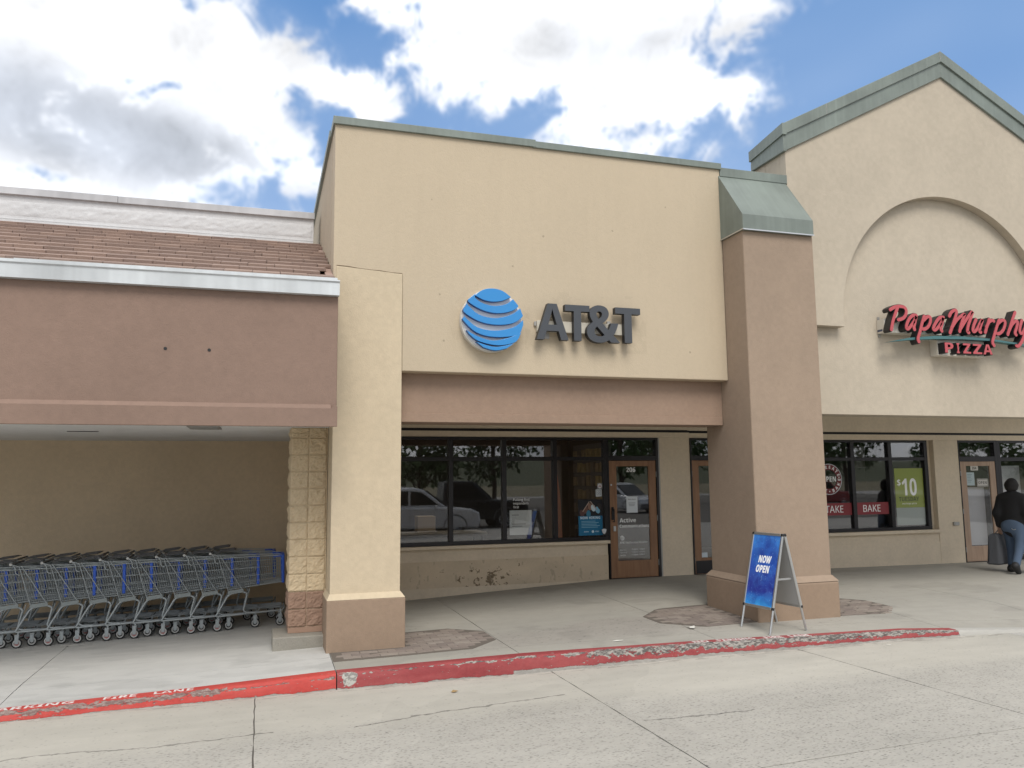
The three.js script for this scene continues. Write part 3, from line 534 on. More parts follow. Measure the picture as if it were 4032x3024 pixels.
// the next door along, half hidden by the column
part('door_frame', [box(7.45, 7.472, .19, 2.638, ZF - .08, ZF + .03), box(8.39, 8.44, .19, 2.638, ZF - .08, ZF + .03), box(7.472, 8.39, 2.236, 2.318, ZF - .08, ZF + .028), box(7.472, 8.39, 2.600, 2.637, ZF - .08, ZF + .028), box(7.45, 8.44, .165, .198, ZF - .09, ZF + .05)], M.frame, shop);
pane(7.472, 8.39, 2.318, 2.600, ZF - .03, shop, 'fanlight');
const d205 = door(shop, 7.476, 8.386, .202, 2.232, ZF - .01, M.wood, { kick: .235, hingeRight: false, bottom: .27 });
part('door_sticker', box(7.625, 7.745, .49, .575, zg, zg + .0015), canvasMat(96, 72, (g, w, h) => { g.fillStyle = '#c9d4da'; g.fillRect(0, 0, w, h); g.fillStyle = '#5f86a8'; g.beginPath(); g.arc(w / 2, h / 2, 13, 0, 7); g.fill(); }), d205);
function canvasMat(w, h, draw, rough = .7) { return std(0xffffff, rough, { map: canvasTex(w, h, draw) }); }
function sheetUV(g, x0, x1, y0, y1) { const p = g.attributes.position, uv = g.attributes.uv; for (let i = 0; i < p.count; i++) uv.setXY(i, (p.getX(i) - x0) / (x1 - x0), (p.getY(i) - y0) / (y1 - y0)); return g; }

// ---------------------------------------------------------------- inside the phone shop
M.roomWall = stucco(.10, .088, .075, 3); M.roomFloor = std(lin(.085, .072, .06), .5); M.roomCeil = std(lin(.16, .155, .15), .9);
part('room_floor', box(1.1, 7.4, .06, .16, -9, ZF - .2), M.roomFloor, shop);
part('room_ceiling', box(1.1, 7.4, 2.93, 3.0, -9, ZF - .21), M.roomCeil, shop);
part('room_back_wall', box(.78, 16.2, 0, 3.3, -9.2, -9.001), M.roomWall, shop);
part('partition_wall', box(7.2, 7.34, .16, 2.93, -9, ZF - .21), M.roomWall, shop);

// ================================================================ the pizza shop: gable front with a shallow arch
const gable = thing('gable_building', 'pale stucco gable front with shallow arch and green metal coping', 'building', [10.1, 0, -3]);
{
  const ax = 10.04, ay = 4.21, r = 2.0, pts = [[7.184, 4.075]]; const a0 = Math.asin((4.075 - ay) / r);
  for (let i = 0; i <= 64; i++) { const a = lerp(Math.PI - a0, a0, i / 64); pts.push([ax + r * Math.cos(a), ay + r * Math.sin(a)]); }
  pts.push([13.1, 4.075], [13.1, 6.64], [10.14, 8.19], [7.184, 6.64]);
  const w = part('gable_wall', slabXY(pts, -.14, 0, .005), M.creamPale, gable);
  part('arch_field', box(7.186, 13.098, 2.806, 6.7, -.5, -.143, .006), M.creamPale, gable);
  part('gable_back', slabXY([[7.2, 6.702], [13.08, 6.702], [10.14, 8.15]], -.45, -.143), M.creamPale, gable);
  part('side_wall', box(7.186, 7.45, 2.9, 6.78, -.86, -.503), M.creamPale, gable);
  // coping: a deep board with a heavier cap folded over it, both raked
  const L = [7.150, 6.62], A = [10.14, 8.185], Rr = [13.13, 6.62];
  const rake = (p, q, lo, hi, z0, z1) => slabXY([[p[0], p[1] + lo], [q[0], q[1] + lo], [q[0], q[1] + hi], [p[0], p[1] + hi]], z0, z1, .004);
  part('rake_board', rake(L, A, 0, .262, -.06, .035), M.green, gable); part('rake_board', rake(A, Rr, 0, .262, -.43, .035), M.green, gable);
  const capA = part('coping', rake([7.14, 6.862], [A[0], A[1] + .245], 0, .172, -.08, .062), M.green, gable); part('coping', rake([A[0], A[1] + .245], [13.14, 6.862], 0, .172, -.44, .062), M.green, gable);
  part('seam', [box(10.120, 10.128, 8.44, 8.602, .062, .066), box(7.9, 7.906, 7.262, 7.43, .062, .065)], M.alumDull, capA);
  part('eave_board', slabZY([[.034, 6.62], [.034, 6.875], [-.78, 6.79], [-.78, 6.62]], 7.135, 7.183, .003), M.green, gable);
  part('eave_cap', slabZY([[.061, 6.862], [.061, 7.034], [-.80, 6.93], [-.80, 6.77]], 7.112, 7.182, .003), M.green, gable);
}
part('canopy_ceiling', box(7.31, 16.2, 3.2, 3.3, -3.55, -.51), M.soffit, gable);
part('roof_deck', box(8.702, 16.2, 3.31, 3.42, -9.2, -.51), M.asphalt, gable);
part('header', box(7.452, 16.2, 2.775, 3.2, ZF - .2, ZF + .02), M.shop, gable);
part('shadow_gap', box(7.452, 16.2, 2.727, 2.775, ZF - .2, ZF - .05), M.frame, gable);
part('lower_header', box(7.452, 16.2, 2.622, 2.727, ZF - .2, ZF + .01), M.shop, gable);
part('side_pier', box(8.44, 9.22, .02, 2.622, ZF - .2, ZF + .006), M.shop, gable);
part('side_pier', box(13.0, 13.622, .02, 2.622, ZF - .2, ZF + .012, .006), M.shop, gable);
part('window_reveal', box(12.905, 12.999, .842, 2.622, ZF - .2, ZF - .1), M.shop, gable);
part('base_wall', box(9.22, 12.999, .596, .782, ZF - .2, ZF), M.shop, gable);
part('base_board', box(9.22, 12.999, .02, .596, ZF - .2, ZF + .008), M.shop, gable);
part('window_sill', box(9.22, 13.004, .783, .842, ZF - .16, ZF + .09, .006), M.shop, gable);
screen(gable, [9.27, 10.17, 11.07, 11.97, 12.86], .842, 2.216, 2.28, 2.622, ZF - .11, .085);
part('door_frame', [box(13.622, 13.642, .165, 2.622, ZF - .08, ZF + .02), box(14.566, 14.64, .165, 2.622, ZF - .08, ZF + .02), box(13.642, 14.566, 2.192, 2.29, ZF - .08, ZF + .018), box(13.642, 14.566, 2.58, 2.621, ZF - .08, ZF + .018), box(13.622, 14.64, .13, .17, ZF - .09, ZF + .05)], M.frame, gable);
pane(13.642, 14.566, 2.29, 2.58, ZF - .03, gable, 'fanlight');
const d204 = door(gable, 13.646, 14.562, .174, 2.188, ZF - .01, M.woodPale, { stile: .14, top: .08, bottom: .295, hingeRight: false });
screen(gable, [14.70, 15.62], .17, 2.192, 2.27, 2.622, ZF - .05, .08);
part('end_wall', box(15.66, 16.2, .02, 2.622, ZF - .2, ZF), M.shop, gable);
part('intercom_box', [box(13.352, 13.492, .905, .975, ZF + .013, ZF + .045, .006), box(13.375, 13.47, .92, .96, ZF + .045, ZF + .05)], M.alumDull, gable);
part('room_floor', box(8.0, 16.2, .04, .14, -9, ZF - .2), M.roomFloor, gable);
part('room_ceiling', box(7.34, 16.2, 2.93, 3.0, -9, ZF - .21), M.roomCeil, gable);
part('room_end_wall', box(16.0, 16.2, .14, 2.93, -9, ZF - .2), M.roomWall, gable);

// ================================================================ brown column with the sloped green cap
const pillar = thing('brown_column', 'thick brown stucco column capped with sloped green metal', 'column', [6.63, .1, -.06]);
part('shaft', box(6.077, 7.183, .60, 5.21, -.62, .497, .02), M.tan, pillar);
part('plinth_bevel', M.frustum(M.ring(6.012, 7.246, -.684, .562, .562), M.ring(6.074, 7.186, -.624, .5, .636)), M.tan, pillar);
part('plinth', box(6.010, 7.248, .0, .562, -.686, .564, .03), M.plinth, pillar);
{
  const c = part('cap', slabZY([[.546, 5.20], [.546, 5.412], [-.01, 6.15], [-.10, 6.15], [-.10, 5.20]], 6.05, 7.165, .003), M.green, pillar);
  part('cap_flashing', box(6.075, 7.182, 6.135, 6.262, -.3, .012, .003), M.green, c);
  part('drip_edge', [box(6.046, 7.17, 5.196, 5.212, .546, .553), box(6.043, 6.05, 5.196, 5.212, .0, .553)], M.alum, c);
}

// ================================================================ the big store at the end: fascia, tiled skirt roof, white parapet, block pier
const store = thing('store_building', 'brown fascia store with tiled skirt roof and white parapet', 'building', [-3, 0, -1.6]);
const fascia = part('fascia', box(-9, .765, 2.52, 3.94, .45, .71, .01), M.brown, store);
part('fascia_band', [slabZY([[.70, 2.506], [.762, 2.506], [.762, 2.700], [.708, 2.748]], -9, .70), slabXY([[.70, 2.506], [.768, 2.506], [.768, 2.715], [.742, 2.748], [.70, 2.70]], .705, .762)], M.brown, fascia);
for (const x of [-.97, -.547]) part('bolt_hole', [new THREE.CylinderGeometry(.017, .017, .006, 10).rotateX(Math.PI / 2).translate(x, 3.295, .711)], M.black, fascia);
part('gutter', slabZY([[.71, 3.935], [.79, 3.935], [.80, 4.07], [.815, 4.085], [.815, 4.10], [.72, 4.10]], -9, .772, .002), M.gutter, store);
part('drip_flashing', slabZY([[.80, 4.101], [.80, 4.118], [.36, 4.222], [.36, 4.205]], -9, .748, .002), M.gutter, store);
part('flashing_lap', slabZY([[.808, 4.102], [.808, 4.124], [.40, 4.222], [.40, 4.20]], -2.36, .745, .002), M.gutter, store);
{ // concrete tiles on the skirt roof, each laid on its own
  const y0 = 4.19, z0 = .40, y1 = 5.42, z1 = -2.44, run = Math.hypot(y1 - y0, z1 - z0), ang = Math.atan2(y1 - y0, z0 - z1);
  const deck = part('roof_deck', slabZY([[z0, y0 - .03], [z1, y1 - .03], [z1, y1 - .13], [z0, y0 - .13]], -9, .745), M.blockBrown, store);
  part('step_flashing', slabZY([[z0 - .02, y0 + .012], [z1, y1 + .012], [z1, y1 - .05], [z0 - .02, y0 - .05]], .672, .757), std(lin(.34, .235, .19), .9), store);
  const mats = [[.33, .236, .192], [.30, .215, .176], [.35, .25, .202], [.29, .208, .172]].map((c) => std(lin(...c), .9, { map: rep(stuccoBlotch, .8), bumpMap: rep(stuccoGrain, .9), bumpScale: .004 }));
  const geos = [0, 1, 2].map((k) => { const g = new RoundedBoxGeometry(.2962, .042, .35, 1, .006); const p = g.attributes.position; for (let i = 0; i < p.count; i++) p.setY(i, p.getY(i) + .0025 * noise3(p.getX(i) * 7, p.getZ(i) * 7, k * 3)); return metres(g, k * .37, 0, k * .51); });
  const rnd = rng(31), rows = 11, ex = run / rows; const b = baseOf.get(store);
  for (let r = 0; r < rows; r++) for (let i = -1; i < 18; i++) {
    const x = .60 - i * .299 - (r % 2) * .148 - (r % 3 === 2 ? .06 : 0); if (x > .76 || (x > .62 && r < 3)) continue; const t = (r + .5) * ex; const t2 = new THREE.Mesh(geos[Math.floor(rnd() * 3)], mats[Math.floor(rnd() * 4)]); t2.name = 'roof_tile'; shade(t2);
    const s = t + .03; t2.position.set(x - b[0] + (rnd() - .5) * .004, y0 + Math.sin(ang) * s + .012 + (rnd() - .5) * .005 - b[1], z0 - Math.cos(ang) * s - b[2]); t2.rotation.x = ang - .125 + (rnd() - .5) * .008; deck.add(t2); baseOf.set(t2, b);
  }
}
const parapet = part('parapet', box(-9, .66, 5.38, 5.82, -2.75, -2.442), M.white, store);
part('parapet_ledge', [box(-9, .655, 5.405, 5.462, -2.45, -2.425, .006), box(-9, .655, 5.468, 5.49, -2.45, -2.434, .004)], M.white, parapet);
{ // torn plaster strip along the parapet: real relief
  const g = new THREE.PlaneGeometry(9.5, .2, 420, 10), p = g.attributes.position; for (let i = 0; i < p.count; i++) { const x = p.getX(i), y = p.getY(i); const e = sstep(.1, .07, Math.abs(y)); p.setZ(i, e * (.004 + .012 * Math.max(0, fbm(x * 9 + 60, y * 26 + 20, 250, 4, .6, 2) - .42) * 2)); } g.computeVertexNormals(); g.translate(-4.12, 5.625, -2.441);
  part('torn_render', metres(g), M.white, parapet);
}
part('parapet_cap', box(-9, -2.0, 5.808, 5.906, -2.78, -2.40, .004), M.capWhite, parapet);
part('parapet_cap', box(-1.996, .672, 5.806, 5.903, -2.78, -2.402, .004), M.capWhite, parapet);
part('flat_roof', box(-9, .755, 5.3, 5.37, -9, -2.76), M.asphalt, store);
// alcove for the trolleys
part('alcove_back_wall', box(-9, .78, -.3, 2.62, -4.3, -4.0), M.alcove, store);
const soff = part('alcove_ceiling', box(-9, .778, 2.575, 2.66, -4.0, .45), M.soffit, store);
part('vent_grille', [box(-.83, -.47, 2.566, 2.574, -.92, -.36), ...Array.from({ length: 7 }, (_, i) => box(-.80, -.50, 2.560, 2.566, -.88 + i * .075, -.85 + i * .075))], M.alumDull, soff);
part('light_slot', box(-2.3, -1.95, 2.568, 2.5745, -1.6, -1.55), M.frame, soff);
part('alcove_end_wall', box(.70, .778, -.1, 2.575, -3.998, -1.0), M.alcove, store);
{ // split-faced block pier, every block with its own broken face
  const pier = part('pier', box(.352, .774, .148, 2.575, -.995, -.557), M.mortarTan, store);
  part('pier_foot', box(.346, .7745, .147, .215, -.996, -.553, .004), M.mortarBrown, pier);
  const block = (x0, x1, y0, y1, z, seed, left) => {
    const list = [], nx = 22, ny = 22, w = x1 - x0, h = y1 - y0;
    const g = new THREE.PlaneGeometry(w, h, nx, ny), p = g.attributes.position;
    for (let i = 0; i < p.count; i++) { const u = p.getX(i) / w + .5, v = p.getY(i) / h + .5, e = Math.min(u, 1 - u, v, 1 - v), f = sstep(0, .05, e); p.setZ(i, f * (.0085 + .007 * noise3(u * 2.1, v * 2.1, seed * 3.1) + .0065 * (1 - 2 * Math.abs(noise3(u * 4.5 + v, v * 4.5, seed * 5.7))) + .0035 * noise3(u * 13, v * 13, seed)) - (1 - sstep(0, .02, e)) * .002); }
    g.translate((x0 + x1) / 2, (y0 + y1) / 2, z); g.computeVertexNormals(); list.push(metres(g));
    if (left) { const s = new THREE.PlaneGeometry(.42, h, 8, 8), q = s.attributes.position; for (let i = 0; i < q.count; i++) { const u = q.getX(i) / .42 + .5, v = q.getY(i) / h + .5, e = Math.min(u < .5 ? .3 : 1 - u, v, 1 - v); q.setZ(i, sstep(0, .2, e) * (.012 + .016 * noise3(u * 3, v * 2.4, seed * 2.2) + .007 * noise3(u * 9, v * 7, seed))); } s.rotateY(-Math.PI / 2); s.translate(x0, (y0 + y1) / 2, z - .21); s.computeVertexNormals(); list.push(metres(s)); }
    return merge(list);
  };
  let n = 1; for (let r = 0; r < 12; r++) for (let c = 0; c < 2; c++) { const y0 = .217 + r * .2032, y1 = Math.min(y0 + .2, 2.574); part('block', block(.343 + c * .211, .343 + c * .211 + .2085, y0 + .002, y1, -.552, n++, c === 0), r < 2 ? M.blockBrown : M.blockTan, pier); }
}
part('pier_footing', box(.172, .778, -.12, .146, -1.0, -.34, .02), std(lin(.72, .70, .66), .95, { map: rep(concreteNew, .6), bumpMap: rep(concreteBump, 1), bumpScale: .006 }), store);

// ================================================================ wall signs
{ // striped globe
  const cx = 2.697, cy = 3.888, r = .387, o = thing('globe_sign', 'round blue and white striped globe emblem on the tan wall', 'sign', [cx, cy, 0]);
  part('backing_disc', [new THREE.CylinderGeometry(.394, .394, .085, 64).rotateX(Math.PI / 2).translate(cx - .004, cy - .004, .046)], std(lin(.66, .65, .60), .45), o);
  part('white_face', [new THREE.CylinderGeometry(.380, .380, .012, 64).rotateX(Math.PI / 2).translate(cx, cy, .095)], std(lin(.74, .75, .76), .35), o);
  const face = std(lin(.03, .235, .56), .28), side = std(lin(.012, .085, .30), .4);
  globeShapes(cx, cy, r).forEach((s) => {
    const g = new THREE.ExtrudeGeometry(s, { depth: .05, bevelEnabled: false }); g.translate(0, 0, .101); const st = part('stripe', g, side, o);
    const f = new THREE.ExtrudeGeometry(s, { depth: .006, bevelEnabled: true, bevelThickness: .003, bevelSize: .003, bevelOffset: -.004, bevelSegments: 2 }); f.translate(0, 0, .1535); part('stripe_face', f, face, st);
  });
}
{ // channel letters on a raceway
  const o = thing('letter_sign', 'large dark grey three-dimensional letters on a pale bar beside the globe', 'sign', [3.97, 3.9, 0]);
  const face = std(lin(.055, .06, .068), .35), side = std(lin(.02, .02, .022), .5);
  for (const [c, x0, x1] of [['A', 3.262, 3.690], ['T', 3.648, 3.985], ['&', 3.945, 4.405], ['T', 4.345, 4.702]]) {
    const h = c === '&' ? .475 : .462, y = c === '&' ? 3.662 : 3.668;
    const l = part('letter', text(c, x0, y, .065, h, .075, { x1, seg: 10 }), side, o); const f = text(c, x0, y, .141, h, .006, { x1, seg: 10 });
    part('letter_face', f, face, l);
  }
  part('raceway', box(3.30, 4.62, 3.782, 3.925, .004, .062, .004), std(lin(.56, .52, .43), .6), o);
  part('bracket', [box(3.395, 3.475, 3.70, 3.781, .004, .022, .003), box(3.272, 3.299, 3.86, 3.915, .004, .03, .003), box(4.28, 4.33, 3.926, 3.965, .004, .03, .003)], M.alumDull, o);
}
{ // script letters of the pizza shop: brush strokes with real depth
  const o = thing('script_sign', 'red script lettering with black sides above PIZZA on the gable wall', 'sign', [9.95, 4.0, -.2]);
  const red = std(lin(.46, .075, .085), .35), blk = std(lin(.016, .014, .015), .5), pale = std(lin(.64, .60, .52), .5), teal = std(lin(.05, .145, .15), .4);
  const S = {
    P: [[[8.752, 4.336], [8.837, 4.379], [8.93, 4.394], [9.014, 4.378], [9.04, 4.325], [9.017, 4.259], [8.964, 4.213], [8.887, 4.191]], [[8.886, 4.379], [8.834, 4.273], [8.784, 4.163], [8.747, 4.037]]],
    a: [[[9.217, 4.269], [9.157, 4.27], [9.086, 4.215], [9.033, 4.131], [9.021, 4.071], [9.053, 4.062], [9.11, 4.113], [9.169, 4.181], [9.216, 4.26], [9.181, 4.16], [9.159, 4.094], [9.168, 4.059]]],
    p: [[[9.363, 4.265], [9.313, 4.156], [9.262, 4.022], [9.22, 3.923], [9.232, 3.878]], [[9.349, 4.207], [9.421, 4.262], [9.47, 4.253], [9.471, 4.196], [9.431, 4.123], [9.373, 4.079], [9.326, 4.071]]],
    b: [[[9.719, 4.266], [9.653, 4.26], [9.579, 4.19], [9.524, 4.111], [9.517, 4.075], [9.552, 4.068], [9.613, 4.115], [9.673, 4.184], [9.719, 4.261], [9.682, 4.162], [9.658, 4.089], [9.673, 4.057]]],
    M: [[[9.837, 4.294], [9.881, 4.355], [9.956, 4.392], [9.977, 4.349], [9.907, 4.195], [9.828, 4.039]], [[9.861, 4.115], [9.981, 4.249], [10.129, 4.342], [10.102, 4.282], [10.042, 4.157], [10.009, 4.067]], [[10.03, 4.112], [10.148, 4.251], [10.284, 4.387], [10.251, 4.301], [10.181, 4.163], [10.158, 4.068], [10.182, 4.054]]],
    u: [[[10.345, 4.263], [10.295, 4.18], [10.266, 4.1], [10.291, 4.074], [10.352, 4.121], [10.434, 4.232], [10.473, 4.269], [10.42, 4.163], [10.395, 4.089], [10.417, 4.071]]],
    r: [[[10.604, 4.279], [10.556, 4.181], [10.507, 4.075]], [[10.536, 4.158], [10.597, 4.237], [10.657, 4.267], [10.689, 4.257]]],
    q: [[[10.798, 4.277], [10.74, 4.167], [10.675, 4.029], [10.633, 3.926], [10.657, 3.876]], [[10.78, 4.231], [10.857, 4.279], [10.909, 4.266], [10.906, 4.209], [10.861, 4.127], [10.795, 4.073], [10.74, 4.063]]],
    h: [[[11.133, 4.414], [11.073, 4.308], [11.008, 4.18], [10.949, 4.061]], [[10.976, 4.121], [11.057, 4.227], [11.136, 4.28], [11.165, 4.255], [11.134, 4.174], [11.096, 4.092], [11.114, 4.061]]],
    y: [[[11.257, 4.292], [11.219, 4.212], [11.195, 4.131], [11.214, 4.088], [11.267, 4.117], [11.357, 4.265]], [[11.357, 4.265], [11.294, 4.101], [11.217, 3.961], [11.143, 3.887], [11.104, 3.89]]],
  };
  // a stroke: round-ended ribbon along a spline, z0..z1
  const stroke = (pts, r, z0, z1) => {
    const c = new THREE.SplineCurve(pts.map(([x, y]) => new THREE.Vector2(x, y))), n = pts.length * 7, Lf = [], Rt = [], P = c.getSpacedPoints(n);
    for (let i = 0; i <= n; i++) { const t = c.getTangentAt(clamp(i / n)), w = r * (1 - .10 * Math.sin(i / n * Math.PI)); Lf.push([P[i].x - t.y * w, P[i].y + t.x * w]); Rt.push([P[i].x + t.y * w, P[i].y - t.x * w]); }
    const pos = [], idx = []; for (let i = 0; i <= n; i++) pos.push(...Lf[i], z1, ...Rt[i], z1, ...Lf[i], z0, ...Rt[i], z0);
    for (let i = 0; i < n; i++) { const a = i * 4, b = a + 4; idx.push(a, a + 1, b, b, a + 1, b + 1, a, b, a + 2, b, b + 2, a + 2, a + 1, a + 3, b + 1, b + 1, a + 3, b + 3); }
    const g = new THREE.BufferGeometry(); g.setAttribute('position', new THREE.Float32BufferAttribute(pos, 3)); g.setIndex(idx); const out = [g.toNonIndexed()]; out[0].computeVertexNormals();
    for (const e of [0, n]) { const q = new THREE.CylinderGeometry(r, r, z1 - z0 - .001, 14).rotateX(Math.PI / 2).translate(P[e].x, P[e].y, (z0 + z1) / 2 - .0006); out.push(q); }
    return out;
  };
  for (const [k, strokes] of Object.entries(S)) {
    const body = [], face = []; strokes.forEach((s, i) => { body.push(...stroke(s, .034, .012 - i * .002, .132 - i * .0018)); face.push(...stroke(s, .0255, .134 + i * .001, .142 + i * .0018)); });
    const l = part('letter', body, blk, o); part('letter_face', face, red, l);
  }
  part('swoosh', slabXY([[8.7, 3.858], [9.062, 3.932], [9.546, 3.982], [10.095, 3.998], [10.656, 3.983], [11.2, 3.937], [11.5, 3.89], [11.5, 3.88], [11.197, 3.909], [10.653, 3.951], [10.091, 3.954], [9.542, 3.936], [9.059, 3.9]].map(([x, y]) => [x, y]), .02, .115), teal, o);
  for (const [c, x0, x1] of [['P', 9.713, 9.872], ['I', 9.934, 9.986], ['Z', 10.056, 10.20], ['Z', 10.245, 10.415], ['A', 10.444, 10.62]]) { const l = part('letter', text(c, x0 - .006, 3.727, .012, .165, .118, { x1: x1 + .006 }), blk, o); part('letter_face', text(c, x0, 3.734, .131, .152, .006, { x1 }), red, l); }
  part('raceway', box(8.74, 11.6, 4.02, 4.225, -.14, .011, .004), pale, o); part('raceway', box(9.70, 10.62, 3.712, 3.99, -.14, .010, .004), pale, o);
  part('mounting_tab', [box(8.752, 8.79, 4.226, 4.275, -.14, -.127), box(8.752, 8.79, 3.97, 4.019, -.14, -.127)], M.alumDull, o);
  part('maker_plate', box(8.7375, 8.7395, 4.045, 4.075, -.13, -.03), std(lin(.06, .07, .12), .5), o);
}

// ================================================================ papers and films stuck to the glass
const film = (name, label, cat, x0, x1, y0, y1, z, mat, group) => { const g = sheetUV(box(x0, x1, y0, y1, z, z + .002), x0, x1, y0, y1); return single(name, g, mat, label, cat, [(x0 + x1) / 2, y0, z], group); };
const zi = ZF - .04 - .0;                                            // on the inner side of the phone shop's panes
film('hiring_poster', 'blue and dark now hiring poster low in the window beside the door', 'poster', 5.262, 5.712, .945, 1.562, ZF - .026, canvasMat(512, 704, (g, w, h) => {
  g.fillStyle = '#1b1d22'; g.fillRect(0, 0, w, h * .52); const rnd = rng(4);
  for (const [x, y, c] of [[.3, .3, '#6f4f45'], [.48, .2, '#8b6a58'], [.62, .24, '#c7d6dd'], [.8, .3, '#7fb6d2'], [.15, .38, '#5d3f3b'], [.42, .4, '#3f7f9c'], [.9, .2, '#2f2a28']]) { g.fillStyle = c; g.beginPath(); g.ellipse(x * w, y * h, 46, 70, rnd() - .5, 0, 7); g.fill(); }
  g.strokeStyle = '#b7a08f'; g.lineWidth = 16; g.beginPath(); g.moveTo(w * .18, h * .34); g.lineTo(w * .46, h * .06); g.moveTo(w * .78, h * .3); g.lineTo(w * .5, h * .05); g.stroke();
  g.fillStyle = '#1d6f97'; g.fillRect(0, h * .46, w, h * .54); g.fillStyle = '#d7e6ee'; g.font = 'bold 68px sans-serif'; g.fillText('NOW HIRING', 34, h * .545); g.fillStyle = '#8fbdd2'; for (let i = 0; i < 5; i++) g.fillRect(60, h * (.60 + i * .042), 300 + (i * 67) % 110, 9);
  g.font = 'bold 34px sans-serif'; g.fillStyle = '#cfe2ea'; g.fillText('Active', 110, h * .91); g.fillText('AT&T', 350, h * .91); g.beginPath(); g.arc(300, h * .895, 26, 0, 7); g.fill();
}));
film('window_sticker', 'small pale round sticker high on the glass beside the door', 'sticker', 5.628, 5.722, 1.742, 1.842, ZF - .026, canvasMat(96, 96, (g, w, h) => { g.fillStyle = '#8d8d90'; g.fillRect(0, 0, w, h); g.fillStyle = '#dcdcdc'; g.beginPath(); g.arc(48, 48, 40, 0, 7); g.fill(); g.fillStyle = '#b05a60'; g.fillRect(22, 50, 52, 10); g.fillStyle = '#555'; g.fillRect(26, 30, 44, 7); }));
film('window_sticker', 'small pale square notice under the round sticker beside the door', 'sticker', 5.595, 5.708, 1.610, 1.735, ZF - .026, canvasMat(96, 96, (g, w, h) => { g.fillStyle = '#c9ced0'; g.fillRect(0, 0, w, h); g.strokeStyle = '#777f84'; g.lineWidth = 5; g.strokeRect(18, 14, 60, 60); g.beginPath(); g.arc(48, 44, 14, 0, 7); g.stroke(); }));
{ const s = new THREE.Shape(); s.moveTo(5.672, 1.045); s.lineTo(5.716, 1.058); s.lineTo(5.758, 1.045); s.quadraticCurveTo(5.756, .985, 5.716, .962); s.quadraticCurveTo(5.676, .985, 5.672, 1.045); const g = new THREE.ExtrudeGeometry(s, { depth: .002, bevelEnabled: false }); g.translate(0, 0, ZF + .0262); single('shield_sticker', g, M.sticker, 'small white shield sticker on the frame under the hiring poster', 'sticker', [5.716, .96, ZF + .0262]); }
film('door_notice', 'white paper notice taped to the glass of the wooden door', 'notice', 6.168, 6.382, 1.318, 1.603, zg, canvasMat(192, 256, (g, w, h) => { g.fillStyle = '#d5dbde'; g.fillRect(0, 0, w, h); g.fillStyle = '#50565c'; g.font = 'bold 24px sans-serif'; g.fillText('Store Hours', 26, 54); g.fillStyle = '#7b8288'; for (let i = 0; i < 3; i++) g.fillRect(34 + i * 5, 100 + i * 22, 122 - i * 14, 7); }));
{ // pale notice and words on the third pane
  film('pane_notice', 'large white sheet standing low in the third window pane', 'notice', 4.045, 4.44, .985, 1.40, ZF - .12, canvasMat(192, 208, (g, w, h) => { g.fillStyle = '#c3c7c4'; g.fillRect(0, 0, w, h); g.fillStyle = '#8d908e'; g.fillRect(20, 112, 120, 8); g.fillRect(20, 130, 90, 8); g.fillRect(20, 36, 60, 8); }));
  const o = thing('window_lettering', 'three short lines of white lettering on the third window pane', 'lettering', [4.2, 1.43, ZF]);
  ['Putting first', 'responders', 'first'].forEach((t, i) => part('line', text(t, 4.085, 1.562 - i * .062, ZF - .0265, .038, .0015, { x1: 4.085 + [.29, .265, .10][i], seg: 3, f: fontR }), M.letter, o));
}
const zp = ZF - .106;
{ // round film of the pizza shop
  const cx = 10.53, cy = 1.86, o = thing('round_window_film', 'round red ring film with the word OPEN on the pizza window', 'sign', [cx, cy, zp]);
  const ring = new THREE.Shape(); ring.absarc(cx, cy, .285, 0, Math.PI * 2); const hole = new THREE.Path(); hole.absarc(cx, cy, .185, 0, Math.PI * 2, true); ring.holes.push(hole);
  part('red_ring', [new THREE.ExtrudeGeometry(ring, { depth: .002, bevelEnabled: false, curveSegments: 40 }).translate(0, 0, zp)], std(lin(.17, .028, .03), .6), o);
  const rim = new THREE.Shape(); rim.absarc(cx, cy, .298, 0, Math.PI * 2); const h2 = new THREE.Path(); h2.absarc(cx, cy, .286, 0, Math.PI * 2, true); rim.holes.push(h2);
  part('white_rim', [new THREE.ExtrudeGeometry(rim, { depth: .002, bevelEnabled: false, curveSegments: 40 }).translate(0, 0, zp)], M.sticker, o);
  part('word', text('OPEN', 10.37, 1.815, zp, .098, .002, { x1: 10.69 }), M.letter, o);
  const around = (str, a0, step, flip) => [...str].forEach((c, i) => { const g = text(c, 0, 0, 0, .062, .002, {}); g.computeBoundingBox(); const w = g.boundingBox.max.x; g.translate(-w / 2, -.031, 0); const a = a0 - i * step; g.rotateZ(flip ? a + Math.PI / 2 : a - Math.PI / 2); g.translate(cx + .235 * Math.cos(a), cy + .235 * Math.sin(a), zp + .0025); part('ring_letter', g, M.letter, o); });
  around('CREATE', 125 * R, 21 * R); around('BAKE', -68 * R, -22 * R, true); around('TAKE', -178 * R, -22 * R, true);
  for (const a of [9, -90, 168]) part('ring_dot', [new THREE.CylinderGeometry(.012, .012, .003, 10).rotateX(Math.PI / 2).translate(cx + .235 * Math.cos(a * R), cy + .235 * Math.sin(a * R), zp + .003)], M.letter, o);
}
function banner(word, x0, x1, label, tx0, tx1) { const o = thing('window_banner', label, 'banner', [(x0 + x1) / 2, 1.165, zp], 'red window banners'); part('red_strip', slabXY([[x0, 1.165], [x1, 1.165], [x1, 1.40], [x0, 1.40]], zp, zp + .002), std(lin(.24, .028, .034), .6), o); part('word', text(word, tx0, 1.218, zp + .0025, .132, .0015, { x1: tx1, f: fontR }), M.letter, o); return o; }
banner('TAKE', 10.22, 11.02, 'red window strip reading TAKE next to the brown column', 10.41, 10.82);
banner('BAKE', 11.125, 11.90, 'red window strip reading BAKE under the middle pane', 11.29, 11.70);
